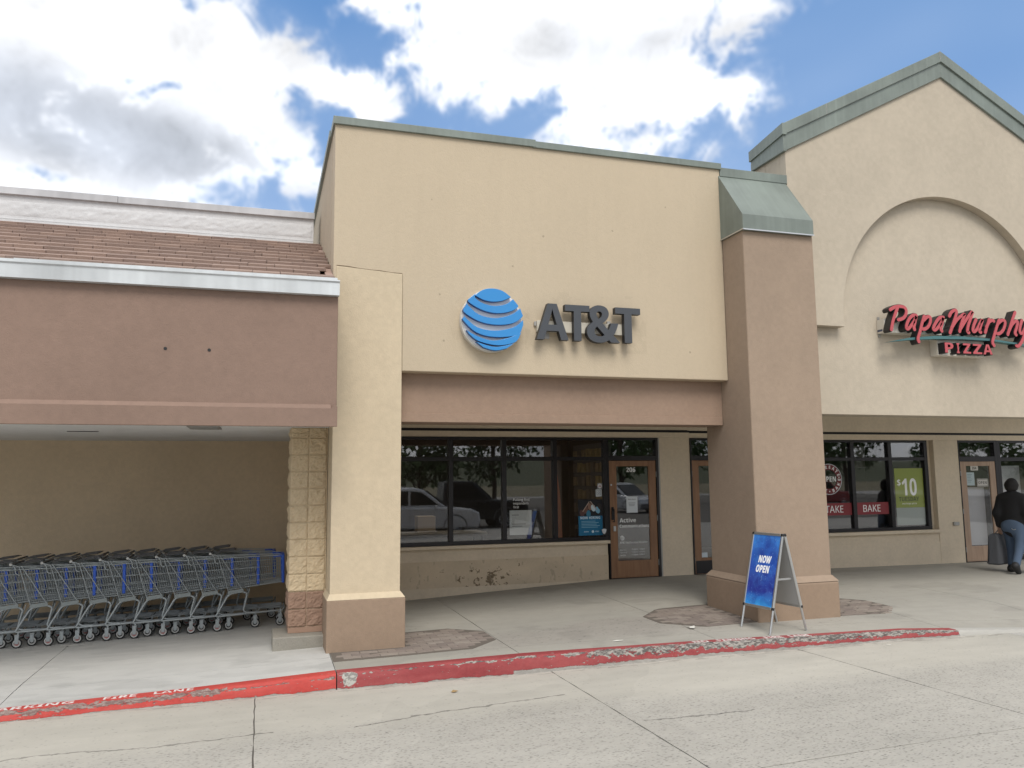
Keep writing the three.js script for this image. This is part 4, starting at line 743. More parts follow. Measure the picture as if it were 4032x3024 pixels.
{
  const x0 = 12.095, x1 = 12.80; const o = thing('price_poster', 'tall lime green ten dollar Tuesday poster in the pizza window', 'poster', [12.45, .92, zp - .02]);
  part('green_sheet', box(x0, x1, 1.28, 2.06, zp - .006, zp - .004), std(lin(.285, .34, .055), .7), o); part('grey_foot', box(x0, x1, .935, 1.278, zp - .006, zp - .004), std(lin(.36, .40, .37), .7), o);
  part('figure', text('10', 12.26, 1.52, zp - .0035, .335, .0015, { x1: 12.625 }), M.letter, o); part('figure', text('$', 12.15, 1.715, zp - .0035, .125, .0015, { x1: 12.235 }), M.letter, o);
  part('word', text('TUESDAY', 12.17, 1.405, zp - .0035, .088, .0015, { x1: 12.665 }), std(lin(.06, .085, .02), .7), o); part('word', text('any large pizza', 12.24, 1.345, zp - .0035, .032, .0015, { x1: 12.60, f: fontR, seg: 2 }), M.letter, o);
}
film('door_number_plate', 'white plate with black number 204 on the pale door', 'number plate', 13.93, 14.125, 2.005, 2.105, zg, canvasMat(128, 64, (g, w, h) => { g.fillStyle = '#c8c4ba'; g.fillRect(0, 0, w, h); g.fillStyle = '#26221f'; g.font = 'bold 50px sans-serif'; g.fillText('204', 20, 51); }));
film('door_notice', 'pale blue paper notice high on the pale door glass', 'notice', 13.80, 14.01, 1.70, 1.965, zg, canvasMat(96, 128, (g, w, h) => { g.fillStyle = '#aebcbd'; g.fillRect(0, 0, w, h); g.fillStyle = '#6f7f83'; for (let i = 0; i < 6; i++) g.fillRect(12, 18 + i * 15, 60 - (i % 3) * 9, 4); }));
film('open_sign', 'small white OPEN sign on the pale door glass', 'sign', 14.075, 14.36, 1.675, 1.835, zg, canvasMat(160, 96, (g, w, h) => { g.fillStyle = '#c2beb6'; g.fillRect(0, 0, w, h); g.strokeStyle = '#6b6660'; g.lineWidth = 6; g.strokeRect(8, 8, w - 16, h - 16); g.fillStyle = '#55514d'; g.font = 'bold 48px sans-serif'; g.fillText('OPEN', 16, 66); }));

// ================================================================ things inside the shops that show through the glass
{ const o = thing('wall_display', 'dark shop display wall hung with rows of small yellow boxes behind the window', 'display', [6.9, .16, -5.6]);
  part('backing', box(6.35, 6.42, .4, 2.62, -6.5, -4.7), M.roomCeil, o); const rnd = rng(8), bm = [[.42, .33, .16], [.34, .27, .16], [.22, .19, .15], [.06, .055, .055]].map((c) => std(lin(...c), .6));
  for (let r = 0; r < 7; r++) for (let i = 0; i < 7; i++) part('packet', box(6.28, 6.345, 2.32 - r * .27, 2.32 - r * .27 + .17 + rnd() * .04, -6.35 + i * .235, -6.35 + i * .235 + .13), bm[r < 4 ? Math.floor(rnd() * 3) : 3 - (rnd() < .3 ? 1 : 0)], o); }
single('banner_stand', slabXY([[5.30, .17], [5.52, .17], [5.46, 1.6], [5.36, 2.42], [5.33, 2.42]], -5.0, -4.97), std(lin(.36, .10, .035), .6), 'tall orange banner leaning inside the dark phone shop', 'banner', [5.4, .17, -5]);
{ const o = thing('shop_table', 'low display table with a cardboard box inside the dark phone shop', 'table', [3.0, .16, -5.3]); part('table_top', box(2.2, 4.0, .92, .97, -5.7, -4.9, .006), std(lin(.28, .25, .21), .4), o); for (const [x, z] of [[2.28, -5.6], [3.92, -5.6], [2.28, -5.0], [3.92, -5.0]]) part('leg', rod([x, .16, z], [x, .92, z], .025, 8), M.frame, o); }
single('cardboard_box', box(2.75, 3.08, .971, 1.27, -5.45, -5.15, .004), std(lin(.36, .27, .17), .9), 'brown cardboard box standing on the table in the phone shop', 'box', [2.9, .971, -5.3]);
for (const [x, z, k] of [[2.75, -5.9, 'farther from'], [3.9, -4.6, 'nearer to']]) { const o = thing('ceiling_light', 'lit square ceiling panel ' + k + ' the phone shop window', 'ceiling light', [x, 2.92, z], 'shop ceiling lights'); part('tray', box(x - .32, x + .32, 2.912, 2.93, z - .32, z + .32), M.roomCeil, o); const pm = part('diffuser', box(x - .29, x + .29, 2.905, 2.911, z - .29, z + .29), new THREE.MeshStandardMaterial({ color: 0x222222, emissive: new THREE.Color(1, .93, .8), emissiveIntensity: 1.6 }), o); const l = new THREE.RectAreaLight(new THREE.Color(1, .93, .8), 1.6, .56, .56); l.position.set(0, -.022, 0); l.rotation.x = -Math.PI / 2; o.add(l); }
{ const o = thing('service_counter', 'pale service counter deep inside the dark pizza shop', 'counter', [12, .14, -7]); part('counter_front', box(10.2, 14.5, .14, 1.05, -7.3, -6.7), std(lin(.12, .11, .10), .6), o); part('counter_top', box(10.15, 14.55, 1.05, 1.1, -7.4, -6.6, .006), std(lin(.30, .28, .26), .4), o); }
for (const [x, y, n] of [[12.9, 2.1, 'over the green poster'], [11.75, 2.05, 'over the BAKE strip']]) single('menu_panel', box(x, x + .5, y, y + .5, -6.0, -5.96, .004), std(lin(.36, .33, .29), .7), 'pale hanging panel inside the pizza shop ' + n, 'panel', [x + .25, y, -5.98], 'hanging panels');
single('door_blind', box(14.72, 15.58, .3, 2.1, -3.86, -3.85), std(lin(.40, .41, .42), .8), 'pale lowered blind inside the glass beside the pale door', 'blind', [15.15, .3, -3.855]);
single('door_blind', box(13.82, 14.4, .48, 1.66, -3.70, -3.692), std(lin(.42, .42, .43), .8), 'pale blind behind the glass of the pale door', 'blind', [14.1, .48, -3.696]);

// ================================================================ folding A-frame pavement sign
{
  const o = thing('sandwich_board', 'silver folding pavement sign with blue NOW OPEN poster beside the kerb', 'sign board', [6.01, walkY(6.01, .86), .86]); o.rotation.y = 8 * R;   // local: poster faces -x, width along z
  const H = 1.13, half = .285, wz = .245; const gy = (x, z) => { const c = Math.cos(8 * R), s = Math.sin(8 * R); return walkY(6.01 + x * c + z * s, .86 - x * s + z * c) - walkY(6.01, .86); };
  const P = (side, t, z) => [side * lerp(half, .012, t), lerp(0, H, t), z];   // t = 0 at the foot, 1 at the hinge
  const panelT = .245;
  for (const side of [-1, 1]) {
    for (const z of [-wz, wz]) { const f = P(side, 0, z); f[1] = gy(f[0], z); const leg = part('leg', [rod(f, P(side, 1, z), .014, 8)], M.alum, o, true); }
    const ang = Math.atan2(half - .012, H), len = H / Math.cos(ang);
    const board = new THREE.BoxGeometry(.012, len * (1 - panelT), wz * 2 - .02); const m = (g, tMid, off = 0) => { g.rotateZ(side * ang); const c = P(side, tMid, 0); g.translate(c[0] + side * off * Math.cos(ang), c[1] + off * Math.sin(ang), 0); return g; };
    const mid = (1 + panelT) / 2;
    part('board', m(metres(board), mid), std(lin(.42, .42, .41), .7), o, true);
    const fr = []; const q = len * (1 - panelT) / 2;
    for (const z of [-wz, wz]) fr.push(new RoundedBoxGeometry(.026, q * 2 + .01, .028, 2, .006).translate(0, 0, z));
    for (const y of [-q, q]) fr.push(new RoundedBoxGeometry(.028, .03, wz * 2 - .03, 2, .006).translate(0, y, 0));
    part('snap_frame', [m(merge(fr), mid, .006)], M.alum, o, true);
    const cc = []; for (const z of [-wz, wz]) for (const y of [-q, q]) cc.push(new RoundedBoxGeometry(.032, .034, .034, 2, .008).translate(0, y, z)); part('corner_cap', [m(merge(cc), mid, .0065)], M.black, o, true);
    if (side < 0) {
      const poster = canvasTex(512, 896, (g, w, h) => {
        const gr = g.createLinearGradient(0, 0, 0, h); gr.addColorStop(0, '#4a8fe0'); gr.addColorStop(.12, '#3f80d6'); gr.addColorStop(.35, '#3259b4'); gr.addColorStop(.8, '#2e3c98'); gr.addColorStop(.88, '#3272c6'); gr.addColorStop(1, '#3da6ea'); g.fillStyle = gr; g.fillRect(0, 0, w, h);
        const rnd = rng(77); g.globalAlpha = .12; for (let i = 0; i < 130; i++) { const x = rnd() * w, y = rnd() * h, r = 30 + rnd() * 90; g.fillStyle = ['#5aa6ee', '#1b1f6e', '#2b55b8', '#20207a', '#3f8fe0'][Math.floor(rnd() * 5)]; g.beginPath(); g.ellipse(x, y, r, r * (.4 + rnd() * .6), rnd() * 3, 0, 7); g.fill(); }
        g.globalAlpha = .5; g.strokeStyle = '#7fb2ee'; for (let i = 0; i < 46; i++) { g.lineWidth = 1 + rnd() * 2.2; let x = rnd() * w, y = rnd() * h; g.beginPath(); g.moveTo(x, y); g.bezierCurveTo(x + (rnd() - .5) * 90, y + (rnd() - .5) * 90, x + (rnd() - .5) * 130, y + (rnd() - .5) * 130, x + (rnd() - .5) * 120, y + (rnd() - .5) * 160); g.stroke(); }
        g.globalAlpha = .8; g.fillStyle = '#bcd6f6'; for (let i = 0; i < 150; i++) { g.beginPath(); g.arc(rnd() * w, rnd() * h, .8 + rnd() * 3, 0, 7); g.fill(); } g.globalAlpha = 1;
        g.fillStyle = '#fff'; g.strokeStyle = '#fff'; g.lineWidth = 7; g.lineJoin = 'round'; g.save(); g.transform(1, 0, -.14, 1, 0, 0); g.font = 'bold 122px sans-serif'; for (const [t, y] of [['NOW', .395], ['OPEN', .535]]) { const tw = g.measureText(t).width; g.save(); g.translate(w * .60, h * y); g.scale(.78, 1); g.fillText(t, -tw / 2, 0); g.strokeText(t, -tw / 2, 0); g.restore(); } g.restore();
        g.strokeStyle = '#9fc4f2'; g.lineWidth = 4; g.beginPath(); g.moveTo(w * .5, h * .56); g.lineTo(w * .49, h * .60); g.lineTo(w * .46, h * .61); g.moveTo(w * .5, h * .62); g.lineTo(w * .47, h * .66); g.stroke();
      });
      const pg = new THREE.BoxGeometry(.002, q * 2 - .03, wz * 2 - .028); const pm = std(0xffffff, .32, { map: poster }); part('poster', [m(pg, mid, .0085)], pm, o, true).geometry; 
    }
  }
  part('hinge_bar', [rod([0, H + .004, -wz], [0, H + .004, wz], .016, 10)], M.alum, o, true);
  part('spreader', [box(-.118, .118, .60, .622, wz - .03, wz - .024), box(-.118, .118, .60, .622, -wz + .024, -wz + .03)], M.alum, o, true);
}

// ================================================================ shopping trolleys, nested in two rows
M.wire = std(lin(.37, .40, .405), .42, { metalness: .3 }); M.wireDark = std(lin(.27, .29, .295), .5, { metalness: .25 });
M.bumper = std(lin(.022, .095, .50), .4); M.plastic = std(lin(.10, .098, .098), .6); M.tyre = std(lin(.02, .02, .02), .8);
M.hubWhite = std(lin(.48, .48, .46), .55); M.hubRed = std(lin(.38, .16, .15), .55); M.seatFlap = std(lin(.26, .29, .285), .55);
function makeTrolley() {
  const t = new THREE.Group();                                        // local: x forward, y up, z to the side; handle over x = 0
  const add = (name, geo, mat, parent = t) => { const m = shade(new THREE.Mesh(merge(geo), mat)); m.name = name; parent.add(m); return m; };
  const half = (x) => lerp(.265, .195, clamp((x - .08) / .86)), top = (x) => lerp(.955, .945, (x - .1) / .84), low = (x) => lerp(.535, .59, (x - .23) / .71), rearX = (y) => lerp(.235, .085, clamp((y - .53) / .42));
  // wire basket
  const w = [];
  for (const s of [-1, 1]) {
    for (let i = 0; i < 29; i++) { const xb = .245 + i * .0246, xt = lerp(.10, .93, i / 28); w.push(rod([xb, low(xb), s * half(xb)], [xt, top(xt), s * half(xt)], .0030, 4)); }
    for (const f of [0, .18, .36, .62, .86, 1]) { const a = .10 + (1 - f) * .13, P = [], n = 2; for (let i = 0; i <= n; i++) { const x = lerp(a, .935, i / n); P.push([x, lerp(low(x), top(x), f), s * (half(x) + .003)]); } for (let i = 0; i < n; i++) w.push(rod(P[i], P[i + 1], f === 1 ? .0075 : f === 0 ? .006 : .0044, 5)); }
  }
  for (let i = 0; i <= 12; i++) { const z = lerp(-.185, .185, i / 12); w.push(rod([.935, .59, z], [.935, .945, z], .0025, 4)); const zb = lerp(-.245, .245, i / 12); w.push(rod([.245, .535, zb], [.935, .59, z], .0028, 4)); }
  for (let i = 0; i <= 7; i++) { const x = lerp(.245, .93, i / 7); w.push(rod([x, low(x) - .004, -half(x)], [x, low(x) - .004, half(x)], .0032, 4)); }
  for (const f of [0, .35, .7, 1]) w.push(rod([.937, lerp(.59, .945, f), -.195], [.937, lerp(.59, .945, f), .195], f === 1 ? .006 : .0034, 5));
  add('basket', w, M.wire);
  // hinged rear gate and child-seat flap, folded up by the next trolley
  const gate = []; for (let i = 0; i <= 13; i++) { const z = lerp(-.24, .24, i / 13); gate.push(rod([.10, .955, z], [.44, .925, z * .93], .0026, 4)); } for (const q of [0, .3, .6, 1]) gate.push(rod([lerp(.10, .44, q), lerp(.958, .928, q), -.245], [lerp(.10, .44, q), lerp(.958, .928, q), .245], .0036, 4));
  add('rear_gate', gate, M.wireDark);
  const flap = new RoundedBoxGeometry(.24, .008, .40, 1, .003); flap.rotateZ(.10); flap.translate(.20, 1.035, 0); const fl = add('seat_flap', [flap], M.plastic);
  for (const z of [-.14, 0, .14]) { const r = new RoundedBoxGeometry(.2, .012, .02, 1, .003); r.rotateZ(.10); r.translate(.20, 1.044, z); add('flap_rib', [r], M.plastic, fl); }
  for (const s of [-1, 1]) { const pl = new RoundedBoxGeometry(.25, .012, .05, 1, .003); pl.rotateZ(-.13); pl.translate(.21, .972, s * .225); add('seat_side', [pl], M.seatFlap); }
  for (const s of [-1, 1]) add('top_rail', [rod([.04, .995, s * .255], [.90, .962, s * .20], .0055, 6)], M.wire);
  // handle and its brackets
  const hd = add('handle', [rod([0, 1.02, -.275], [0, 1.02, .275], .014, 10)], M.plastic);
  for (const s of [-1, 1]) { add('handle_cap', [rod([0, 1.02, s * .275], [0, 1.02, s * .292], .017, 10)], M.hubWhite, hd); add('handle_bracket', [tube(rounded([[0, 1.02, s * .278], [.05, .985, s * .278], [.06, .90, s * .276], [.10, .885, s * .272]], .03), .007, 6)], M.wire, hd); }
  // frame: base rails, Z-shaped side tubes, uprights to the handle
  for (const s of [-1, 1]) {
    add('frame_tube', [tube(rounded([[.93, .205, s * .15], [.10, .195, s * .262], [.075, .20, s * .264], [.235, .475, s * .262], [.40, .50, s * .258], [.475, .47, s * .255], [.42, .245, s * .245], [.46, .215, s * .24], [.58, .205, s * .22]], .05, 5), .0125, 8)], M.wire);
    const plate = new RoundedBoxGeometry(.20, .05, .012, 1, .003); plate.rotateZ(.09); plate.translate(.325, .505, s * .268); add('frame_plate', [plate], M.seatFlap);
    add('upright', [rod([.235, .50, s * .268], [.095, .985, s * .276], .0058, 6), rod([.415, .515, s * .265], [.115, 1.0, s * .276], .0058, 6), rod([.10, .985, s * .276], [.0, 1.02, s * .276], .0065, 6)], M.wire);
    add('brace', [rod([.50, .52, s * .235], [.455, .36, s * .247], .006, 5)], M.wire);
    add('bumper_corner', [box(.914, .953, .575, .955, s > 0 ? .178 : -.232, s > 0 ? .232 : -.178, .012)], M.bumper);
  }
  add('bumper', [box(.915, .955, .925, .962, -.17, .17, .01)], M.bumper); for (const s of [-1, 1]) add('bumper_side', [box(.80, .913, .925, .955, s > 0 ? .188 : -.208, s > 0 ? .208 : -.188, .006)], M.bumper);
  const tray = []; for (let i = 0; i <= 8; i++) { const z = lerp(-1, 1, i / 8); tray.push(rod([.20, .245, z * .22], [.92, .265, z * .13], .0036, 4)); } for (const x of [.22, .45, .7]) tray.push(rod([x, .245, -.23 + x * .08], [x, .245, .23 - x * .08], .005, 5)); tray.push(tube(rounded([[.86, .205, .16], [.945, .21, .14], [.95, .26, .13], [.95, .26, -.13], [.945, .21, -.14], [.86, .205, -.16]], .03), .009, 6));
  add('lower_tray', tray, M.wireDark);
  // castors
  const tyreG = new THREE.TorusGeometry(.050, .0115, 8, 20), discG = new THREE.CylinderGeometry(.047, .047, .02, 18).rotateX(Math.PI / 2), ringG = new THREE.TorusGeometry(.038, .009, 6, 18), hubG = new THREE.CylinderGeometry(.015, .015, .036, 10).rotateX(Math.PI / 2);
  for (const s of [-1, 1]) for (const [x, z, front, turn] of [[.095, .255, false, 0], [.895, .165, true, s * .25]]) {
    const c = new THREE.Group();
    const fork = add('castor', [box(x - .022, x + .022, .055, .15, s * z - .023, s * z - .018, .002), box(x - .022, x + .022, .055, .15, s * z + .018, s * z + .023, .002), box(x - .024, x + .026, .145, .165, s * z - .024, s * z + .024, .003), rod([x + .01, .165, s * z], [x + .012, .205, s * z * .98], .013, 8)], M.wire);
    add('tyre', [tyreG.clone().scale(1, 1, 1.15).translate(x, .0615, s * z)], M.tyre, fork); add('wheel_disc', [discG.clone().translate(x, .0615, s * z)], front ? M.tyre : M.hubRed, fork);
    add('wheel_ring', [ringG.clone().translate(x, .0615, s * z + .0105), ringG.clone().translate(x, .0615, s * z - .0105)], M.hubWhite, fork); add('axle', [hubG.clone().translate(x, .0615, s * z)], front ? M.alum : M.hubRed, fork);
  }
  return t;
}
const trolley = makeTrolley();
const ord = ['first', 'second', 'third', 'fourth', 'fifth', 'sixth', 'seventh', 'eighth', 'ninth', 'tenth', 'eleventh', 'twelfth', 'thirteenth'];
function row(n, x0, z0, pitch, drift, label, group, seed) {
  const rnd = rng(seed);
  for (let i = 0; i < n; i++) {
    const x = x0 - i * pitch + (i ? (rnd() - .5) * .03 : 0), z = z0 + drift * i + (rnd() - .5) * .012, o = trolley.clone(); o.name = numbered('shopping_trolley'); scene.add(o);
    const y = (q) => walkY(q, z), dy = Math.atan2(y(x + .9) - y(x + .1), .8); o.position.set(x, y(x + .1) - Math.tan(dy) * .1 + .0005, z); o.rotation.set(0, (rnd() - .5) * .03, dy);
    o.userData = { label: label(i), category: 'shopping trolley', group };
  }
}
row(11, -.596, -2.33, .330, .008, (i) => (i ? `grey wire trolley, ${ord[i]} from the block pier in the front row` : 'grey wire trolley leading the front row beside the block pier'), 'front row of nested trolleys', 41);
row(9, -.70, -3.05, .338, .004, (i) => (i ? `grey wire trolley, ${ord[i]} from the pier in the back row` : 'grey wire trolley leading the back row against the alcove wall'), 'back row of nested trolleys', 42);

// ================================================================ litter and small marks on the ground
M.paper = std(lin(.66, .64, .58), .9); M.leafDry = std(lin(.30, .20, .09), .95);
function scrap(name, label, x, z, fn, pts, mat, h = .012) { const s = new THREE.Shape(pts.map(([a, b]) => new THREE.Vector2(a, b))); const g = new THREE.ExtrudeGeometry(s, { depth: .003, bevelEnabled: false }); g.rotateX(-Math.PI / 2); const p = g.attributes.position; for (let i = 0; i < p.count; i++) p.setY(i, p.getY(i) + h * (.5 + .5 * noise3(p.getX(i) * 30, p.getZ(i) * 30, x))); g.computeVertexNormals(); const y = fn(x, z); g.translate(x, y + .001, z); return single(name, g, mat, label, 'litter', [x, y, z]); }
scrap('paper_scrap', 'long white paper strip lying under the trolley wheels', -2.18, -1.86, walkY, [[-.13, -.02], [.0, .0], [.14, -.012], [.14, .012], [.0, .02], [-.12, .0]], M.paper);
scrap('paper_scrap', 'crumpled white scrap at the end of a pavement joint near the sign board', 5.075, .55, walkY, [[-.05, -.03], [.0, -.05], [.04, .0], [.06, .06], [.01, .05], [-.04, .09], [-.03, .02]], M.paper, .03);
scrap('dry_leaf', 'single brown dry leaf on the road below the worn red kerb', 1.85, 1.62, roadY, [[-.035, -.012], [0, -.02], [.035, -.005], [.03, .015], [-.01, .018]], M.leafDry, .02);
scrap('cigarette_end', 'tiny white cigarette end in the gutter near the end of the kerb', 7.03, 1.62, roadY, [[-.03, -.006], [.03, -.006], [.03, .006], [-.03, .006]], M.paper, .004);
scrap('paper_scrap', 'flat pale scrap near the joint in the middle of the pavement', 3.95, .82, walkY, [[-.06, -.008], [.05, -.012], [.08, .004], [.0, .012], [-.05, .01]], M.paper, .01);

// ================================================================ person walking by with two bags
// smooth union of tapered capsules, meshed by surface nets
function sdfMesh(bones, cell, k = .03) {
  const min = [1e9, 1e9, 1e9], max = [-1e9, -1e9, -1e9]; for (const [a, b, r1, r2] of bones) for (const [p, r] of [[a, r1], [b, r2]]) for (let i = 0; i < 3; i++) { min[i] = Math.min(min[i], p[i] - r - .05); max[i] = Math.max(max[i], p[i] + r + .05); }
  const n = [0, 1, 2].map((i) => Math.ceil((max[i] - min[i]) / cell) + 1), [nx, ny, nz] = n, F = new Float32Array(nx * ny * nz), at = (x, y, z) => x + nx * (y + ny * z);
  const d = (x, y, z) => { let s = 0, any = false; let m = 1e9; const list = []; for (const [a, b, r1, r2, sx = 1, sz = 1] of bones) { const bx = b[0] - a[0], by = b[1] - a[1], bz = b[2] - a[2], px = x - a[0], py = y - a[1], pz = z - a[2]; const L = bx * bx + by * by + bz * bz || 1e-9, t = clamp((px * bx + py * by + pz * bz) / L); const dx = (px - bx * t) / sx, dy = py - by * t, dz = (pz - bz * t) / sz; const q = Math.sqrt(dx * dx + dy * dy + dz * dz) - lerp(r1, r2, t); list.push(q); if (q < m) m = q; } for (const q of list) s += Math.exp(-(q - m) / k); return m - k * Math.log(s); };
  for (let z = 0; z < nz; z++) for (let y = 0; y < ny; y++) for (let x = 0; x < nx; x++) F[at(x, y, z)] = d(min[0] + x * cell, min[1] + y * cell, min[2] + z * cell);
  const pos = [], id = new Int32Array(nx * ny * nz).fill(-1), idx = [];
  for (let z = 0; z < nz - 1; z++) for (let y = 0; y < ny - 1; y++) for (let x = 0; x < nx - 1; x++) {
    let c = 0, sx = 0, sy = 0, sz = 0, neg = 0; const v = []; for (let q = 0; q < 8; q++) { const f = F[at(x + (q & 1), y + ((q >> 1) & 1), z + (q >> 2))]; v.push(f); if (f < 0) neg++; } if (!neg || neg === 8) continue;
    for (let q = 0; q < 8; q++) for (const e of [1, 2, 4]) { const w = q | e; if (w === q || (v[q] < 0) === (v[w] < 0)) continue; const t = v[q] / (v[q] - v[w]); sx += (q & 1) + (e === 1 ? t : 0); sy += ((q >> 1) & 1) + (e === 2 ? t : 0); sz += (q >> 2) + (e === 4 ? t : 0); c++; }
    id[at(x, y, z)] = pos.length / 3; pos.push(min[0] + (x + sx / c) * cell, min[1] + (y + sy / c) * cell, min[2] + (z + sz / c) * cell);
  }
  for (let z = 1; z < nz - 1; z++) for (let y = 1; y < ny - 1; y++) for (let x = 1; x < nx - 1; x++) {
    const f = F[at(x, y, z)] < 0; const quad = (a, b, c, e, flip) => { if (a < 0 || b < 0 || c < 0 || e < 0) return; flip ? idx.push(a, c, b, a, e, c) : idx.push(a, b, c, a, c, e); };
    if (f !== F[at(x + 1, y, z)] < 0) quad(id[at(x, y - 1, z - 1)], id[at(x, y, z - 1)], id[at(x, y, z)], id[at(x, y - 1, z)], !f);
    if (f !== F[at(x, y + 1, z)] < 0) quad(id[at(x - 1, y, z - 1)], id[at(x - 1, y, z)], id[at(x, y, z)], id[at(x, y, z - 1)], !f);
    if (f !== F[at(x, y, z + 1)] < 0) quad(id[at(x - 1, y - 1, z)], id[at(x, y - 1, z)], id[at(x, y, z)], id[at(x - 1, y, z)], !f);
  }
  const g = new THREE.BufferGeometry(); g.setAttribute('position', new THREE.Float32BufferAttribute(pos, 3)); g.setIndex(idx); g.computeVertexNormals(); g.setAttribute('uv', new THREE.Float32BufferAttribute(new Float32Array(pos.length / 3 * 2), 2)); return g;
}
{
  const px = 13.22, pz = -2.04, o = thing('person', 'person in dark jacket and blue jeans walking past the pale door with bags', 'person', [px, walkY(px, pz), pz]); o.rotation.y = 22 * R;
  // local: x is the way the person walks, y up, z to the person's right
  const skin = std(lin(.30, .175, .115), .6), hair = std(lin(.012, .010, .009), .75), jacket = std(lin(.010, .010, .011), .85), jeans = std(lin(.085, .125, .19), .9, { map: rep(stuccoBlotch, 1.2) }), shoe = std(lin(.02, .02, .022), .6);
  const hip = [0, .86, 0], hl = [.0, .84, -.095], hr = [.01, .84, .095], kl = [.13, .47, -.10], kr = [-.06, .46, .10], al = [.07, .10, -.10], ar = [-.30, .16, .10];
  const sl = [.045, 1.335, -.185], shr = [.045, 1.335, .185], el = [-.035, 1.07, -.245], er = [-.02, 1.07, .245], wl = [.05, .845, -.255], wr = [.06, .845, .255];
  const finger = (w, s) => { const out = [[w, [w[0] + .012, w[1] - .075, w[2] + s * .005], .028, .030, 1.2, .7]]; [[-.026, .072], [-.009, .082], [.009, .078], [.025, .062]].forEach(([dx, L]) => { const b = [w[0] + .012 + dx, w[1] - .092, w[2]]; const m = [b[0] + .006, b[1] - L * .5, b[2] - s * .004], t = [b[0] + .002, b[1] - L * .85, b[2] - s * .026]; out.push([b, m, .0095, .0088], [m, t, .0088, .0078]); }); const tb = [w[0] + .038, w[1] - .045, w[2] - s * .008]; out.push([tb, [tb[0] + .022, tb[1] - .035, tb[2] - s * .012], .011, .0095], [[tb[0] + .022, tb[1] - .035, tb[2] - s * .012], [tb[0] + .018, tb[1] - .066, tb[2] - s * .024], .0095, .008]); return out; };
  const body = [[[.055, 1.30, 0], [.085, 1.46, 0], .058, .052], [[.105, 1.555, 0], [.115, 1.60, 0], .083, .085, 1.08, .9], [[.135, 1.50, 0], [.155, 1.49, 0], .052, .04, 1, .85], [[.195, 1.545, 0], [.205, 1.528, 0], .014, .017], [[.10, 1.545, -.078], [.095, 1.52, -.08], .02, .014], [[.10, 1.545, .078], [.095, 1.52, .08], .02, .014],
    [hip, [.045, 1.30, 0], .13, .14, .75, 1.25], [hl, kl, .075, .05], [kl, al, .05, .038], [hr, kr, .075, .05], [kr, ar, .05, .038], [sl, el, .045, .036], [el, wl, .036, .024], [shr, er, .045, .036], [er, wr, .036, .024], ...finger(wl, -1), ...finger(wr, 1)];
  part('body', sdfMesh(body, .011, .012), skin, o, true);
  part('hair', sdfMesh([[[.075, 1.60, 0], [.10, 1.62, 0], .098, .096, 1.08, .96], [[.03, 1.53, 0], [.05, 1.58, 0], .07, .08, .9, 1.1], [[.07, 1.52, -.07], [.08, 1.58, -.07], .03, .04], [[.07, 1.52, .07], [.08, 1.58, .07], .03, .04]], .011, .02), hair, o, true);
  part('jacket', sdfMesh([[[.005, .80, 0], [.03, 1.02, 0], .165, .155, .72, 1.22], [[.03, 1.02, 0], [.045, 1.30, 0], .16, .15, .78, 1.3], [[.05, 1.36, -.10], [.05, 1.36, .10], .08, .08], [[.06, 1.40, 0], [.075, 1.44, 0], .075, .07], [sl, el, .078, .062], [el, wl, .062, .048], [shr, er, .078, .062], [er, wr, .062, .048]], .014, .025), jacket, o, true);
  part('jeans', sdfMesh([[[.0, .80, 0], [.0, .90, 0], .145, .14, .8, 1.15], [hl, kl, .10, .073], [kl, al, .075, .064], [hr, kr, .10, .073], [kr, ar, .075, .064]], .013, .02), jeans, o, true);
  part('belt_chain', [tube(rounded([[-.135, .80, .02], [-.15, .775, .05], [-.14, .79, .09]], .02), .006, 6)], M.alum, o, true);
  for (const [a, tilt] of [[al, 0], [ar, -.55]]) { const s = sdfMesh([[[-.06, 0, 0], [.12, -.03, 0], .045, .036, 1, 1.05], [[-.05, -.03, 0], [.13, -.045, 0], .035, .028, 1, 1.2], [[-.02, .03, 0], [.0, .0, 0], .05, .05]], .011, .02); s.rotateZ(tilt); s.translate(a[0] + .0, a[1] - .035 + (tilt ? .01 : .003), a[2]); part('shoe', s, shoe, o, true); }
  const at = (x, y, z) => { const c = Math.cos(22 * R), s = Math.sin(22 * R); return [px + x * c + z * s, walkY(px, pz) + y, pz - x * s + z * c]; };
  const bag = (name, label, c, w, h, d, mat, grip) => { const b = at(...c), g = new RoundedBoxGeometry(w, h, d, 5, .05), p = g.attributes.position; for (let i = 0; i < p.count; i++) { const y = p.getY(i) / h + .5, n = noise3(p.getX(i) * 9, p.getY(i) * 7, p.getZ(i) * 9 + w) * .022; p.setX(i, p.getX(i) * lerp(1.06, .72, y) + n); p.setZ(i, p.getZ(i) * lerp(1.1, .5, y) + n); } g.computeVertexNormals(); g.rotateY(22 * R); g.translate(b[0], b[1] + h / 2, b[2]); const t = thing(name, label, 'bag', [b[0], b[1], b[2]]); part('sack', metres(g), mat, t); const q = at(...grip); part('strap', [tube(rounded([[b[0] - .07, b[1] + h * .93, b[2]], [q[0] - .02, q[1], q[2]], [q[0] + .02, q[1], q[2]], [b[0] + .07, b[1] + h * .93, b[2]]], .03), .009, 6)], mat, t); };
  bag('grey_bag', 'slack grey bag hanging from the walking person nearer the pale door', [.0, .13, -.30], .42, .56, .24, std(lin(.075, .078, .085), .9), [.055, .755, -.262]);
  bag('blue_bag', 'dark blue printed bag in the hand of the walking person', [.10, .12, .31], .36, .54, .22, std(lin(.016, .022, .06), .7), [.07, .755, .262]);
}

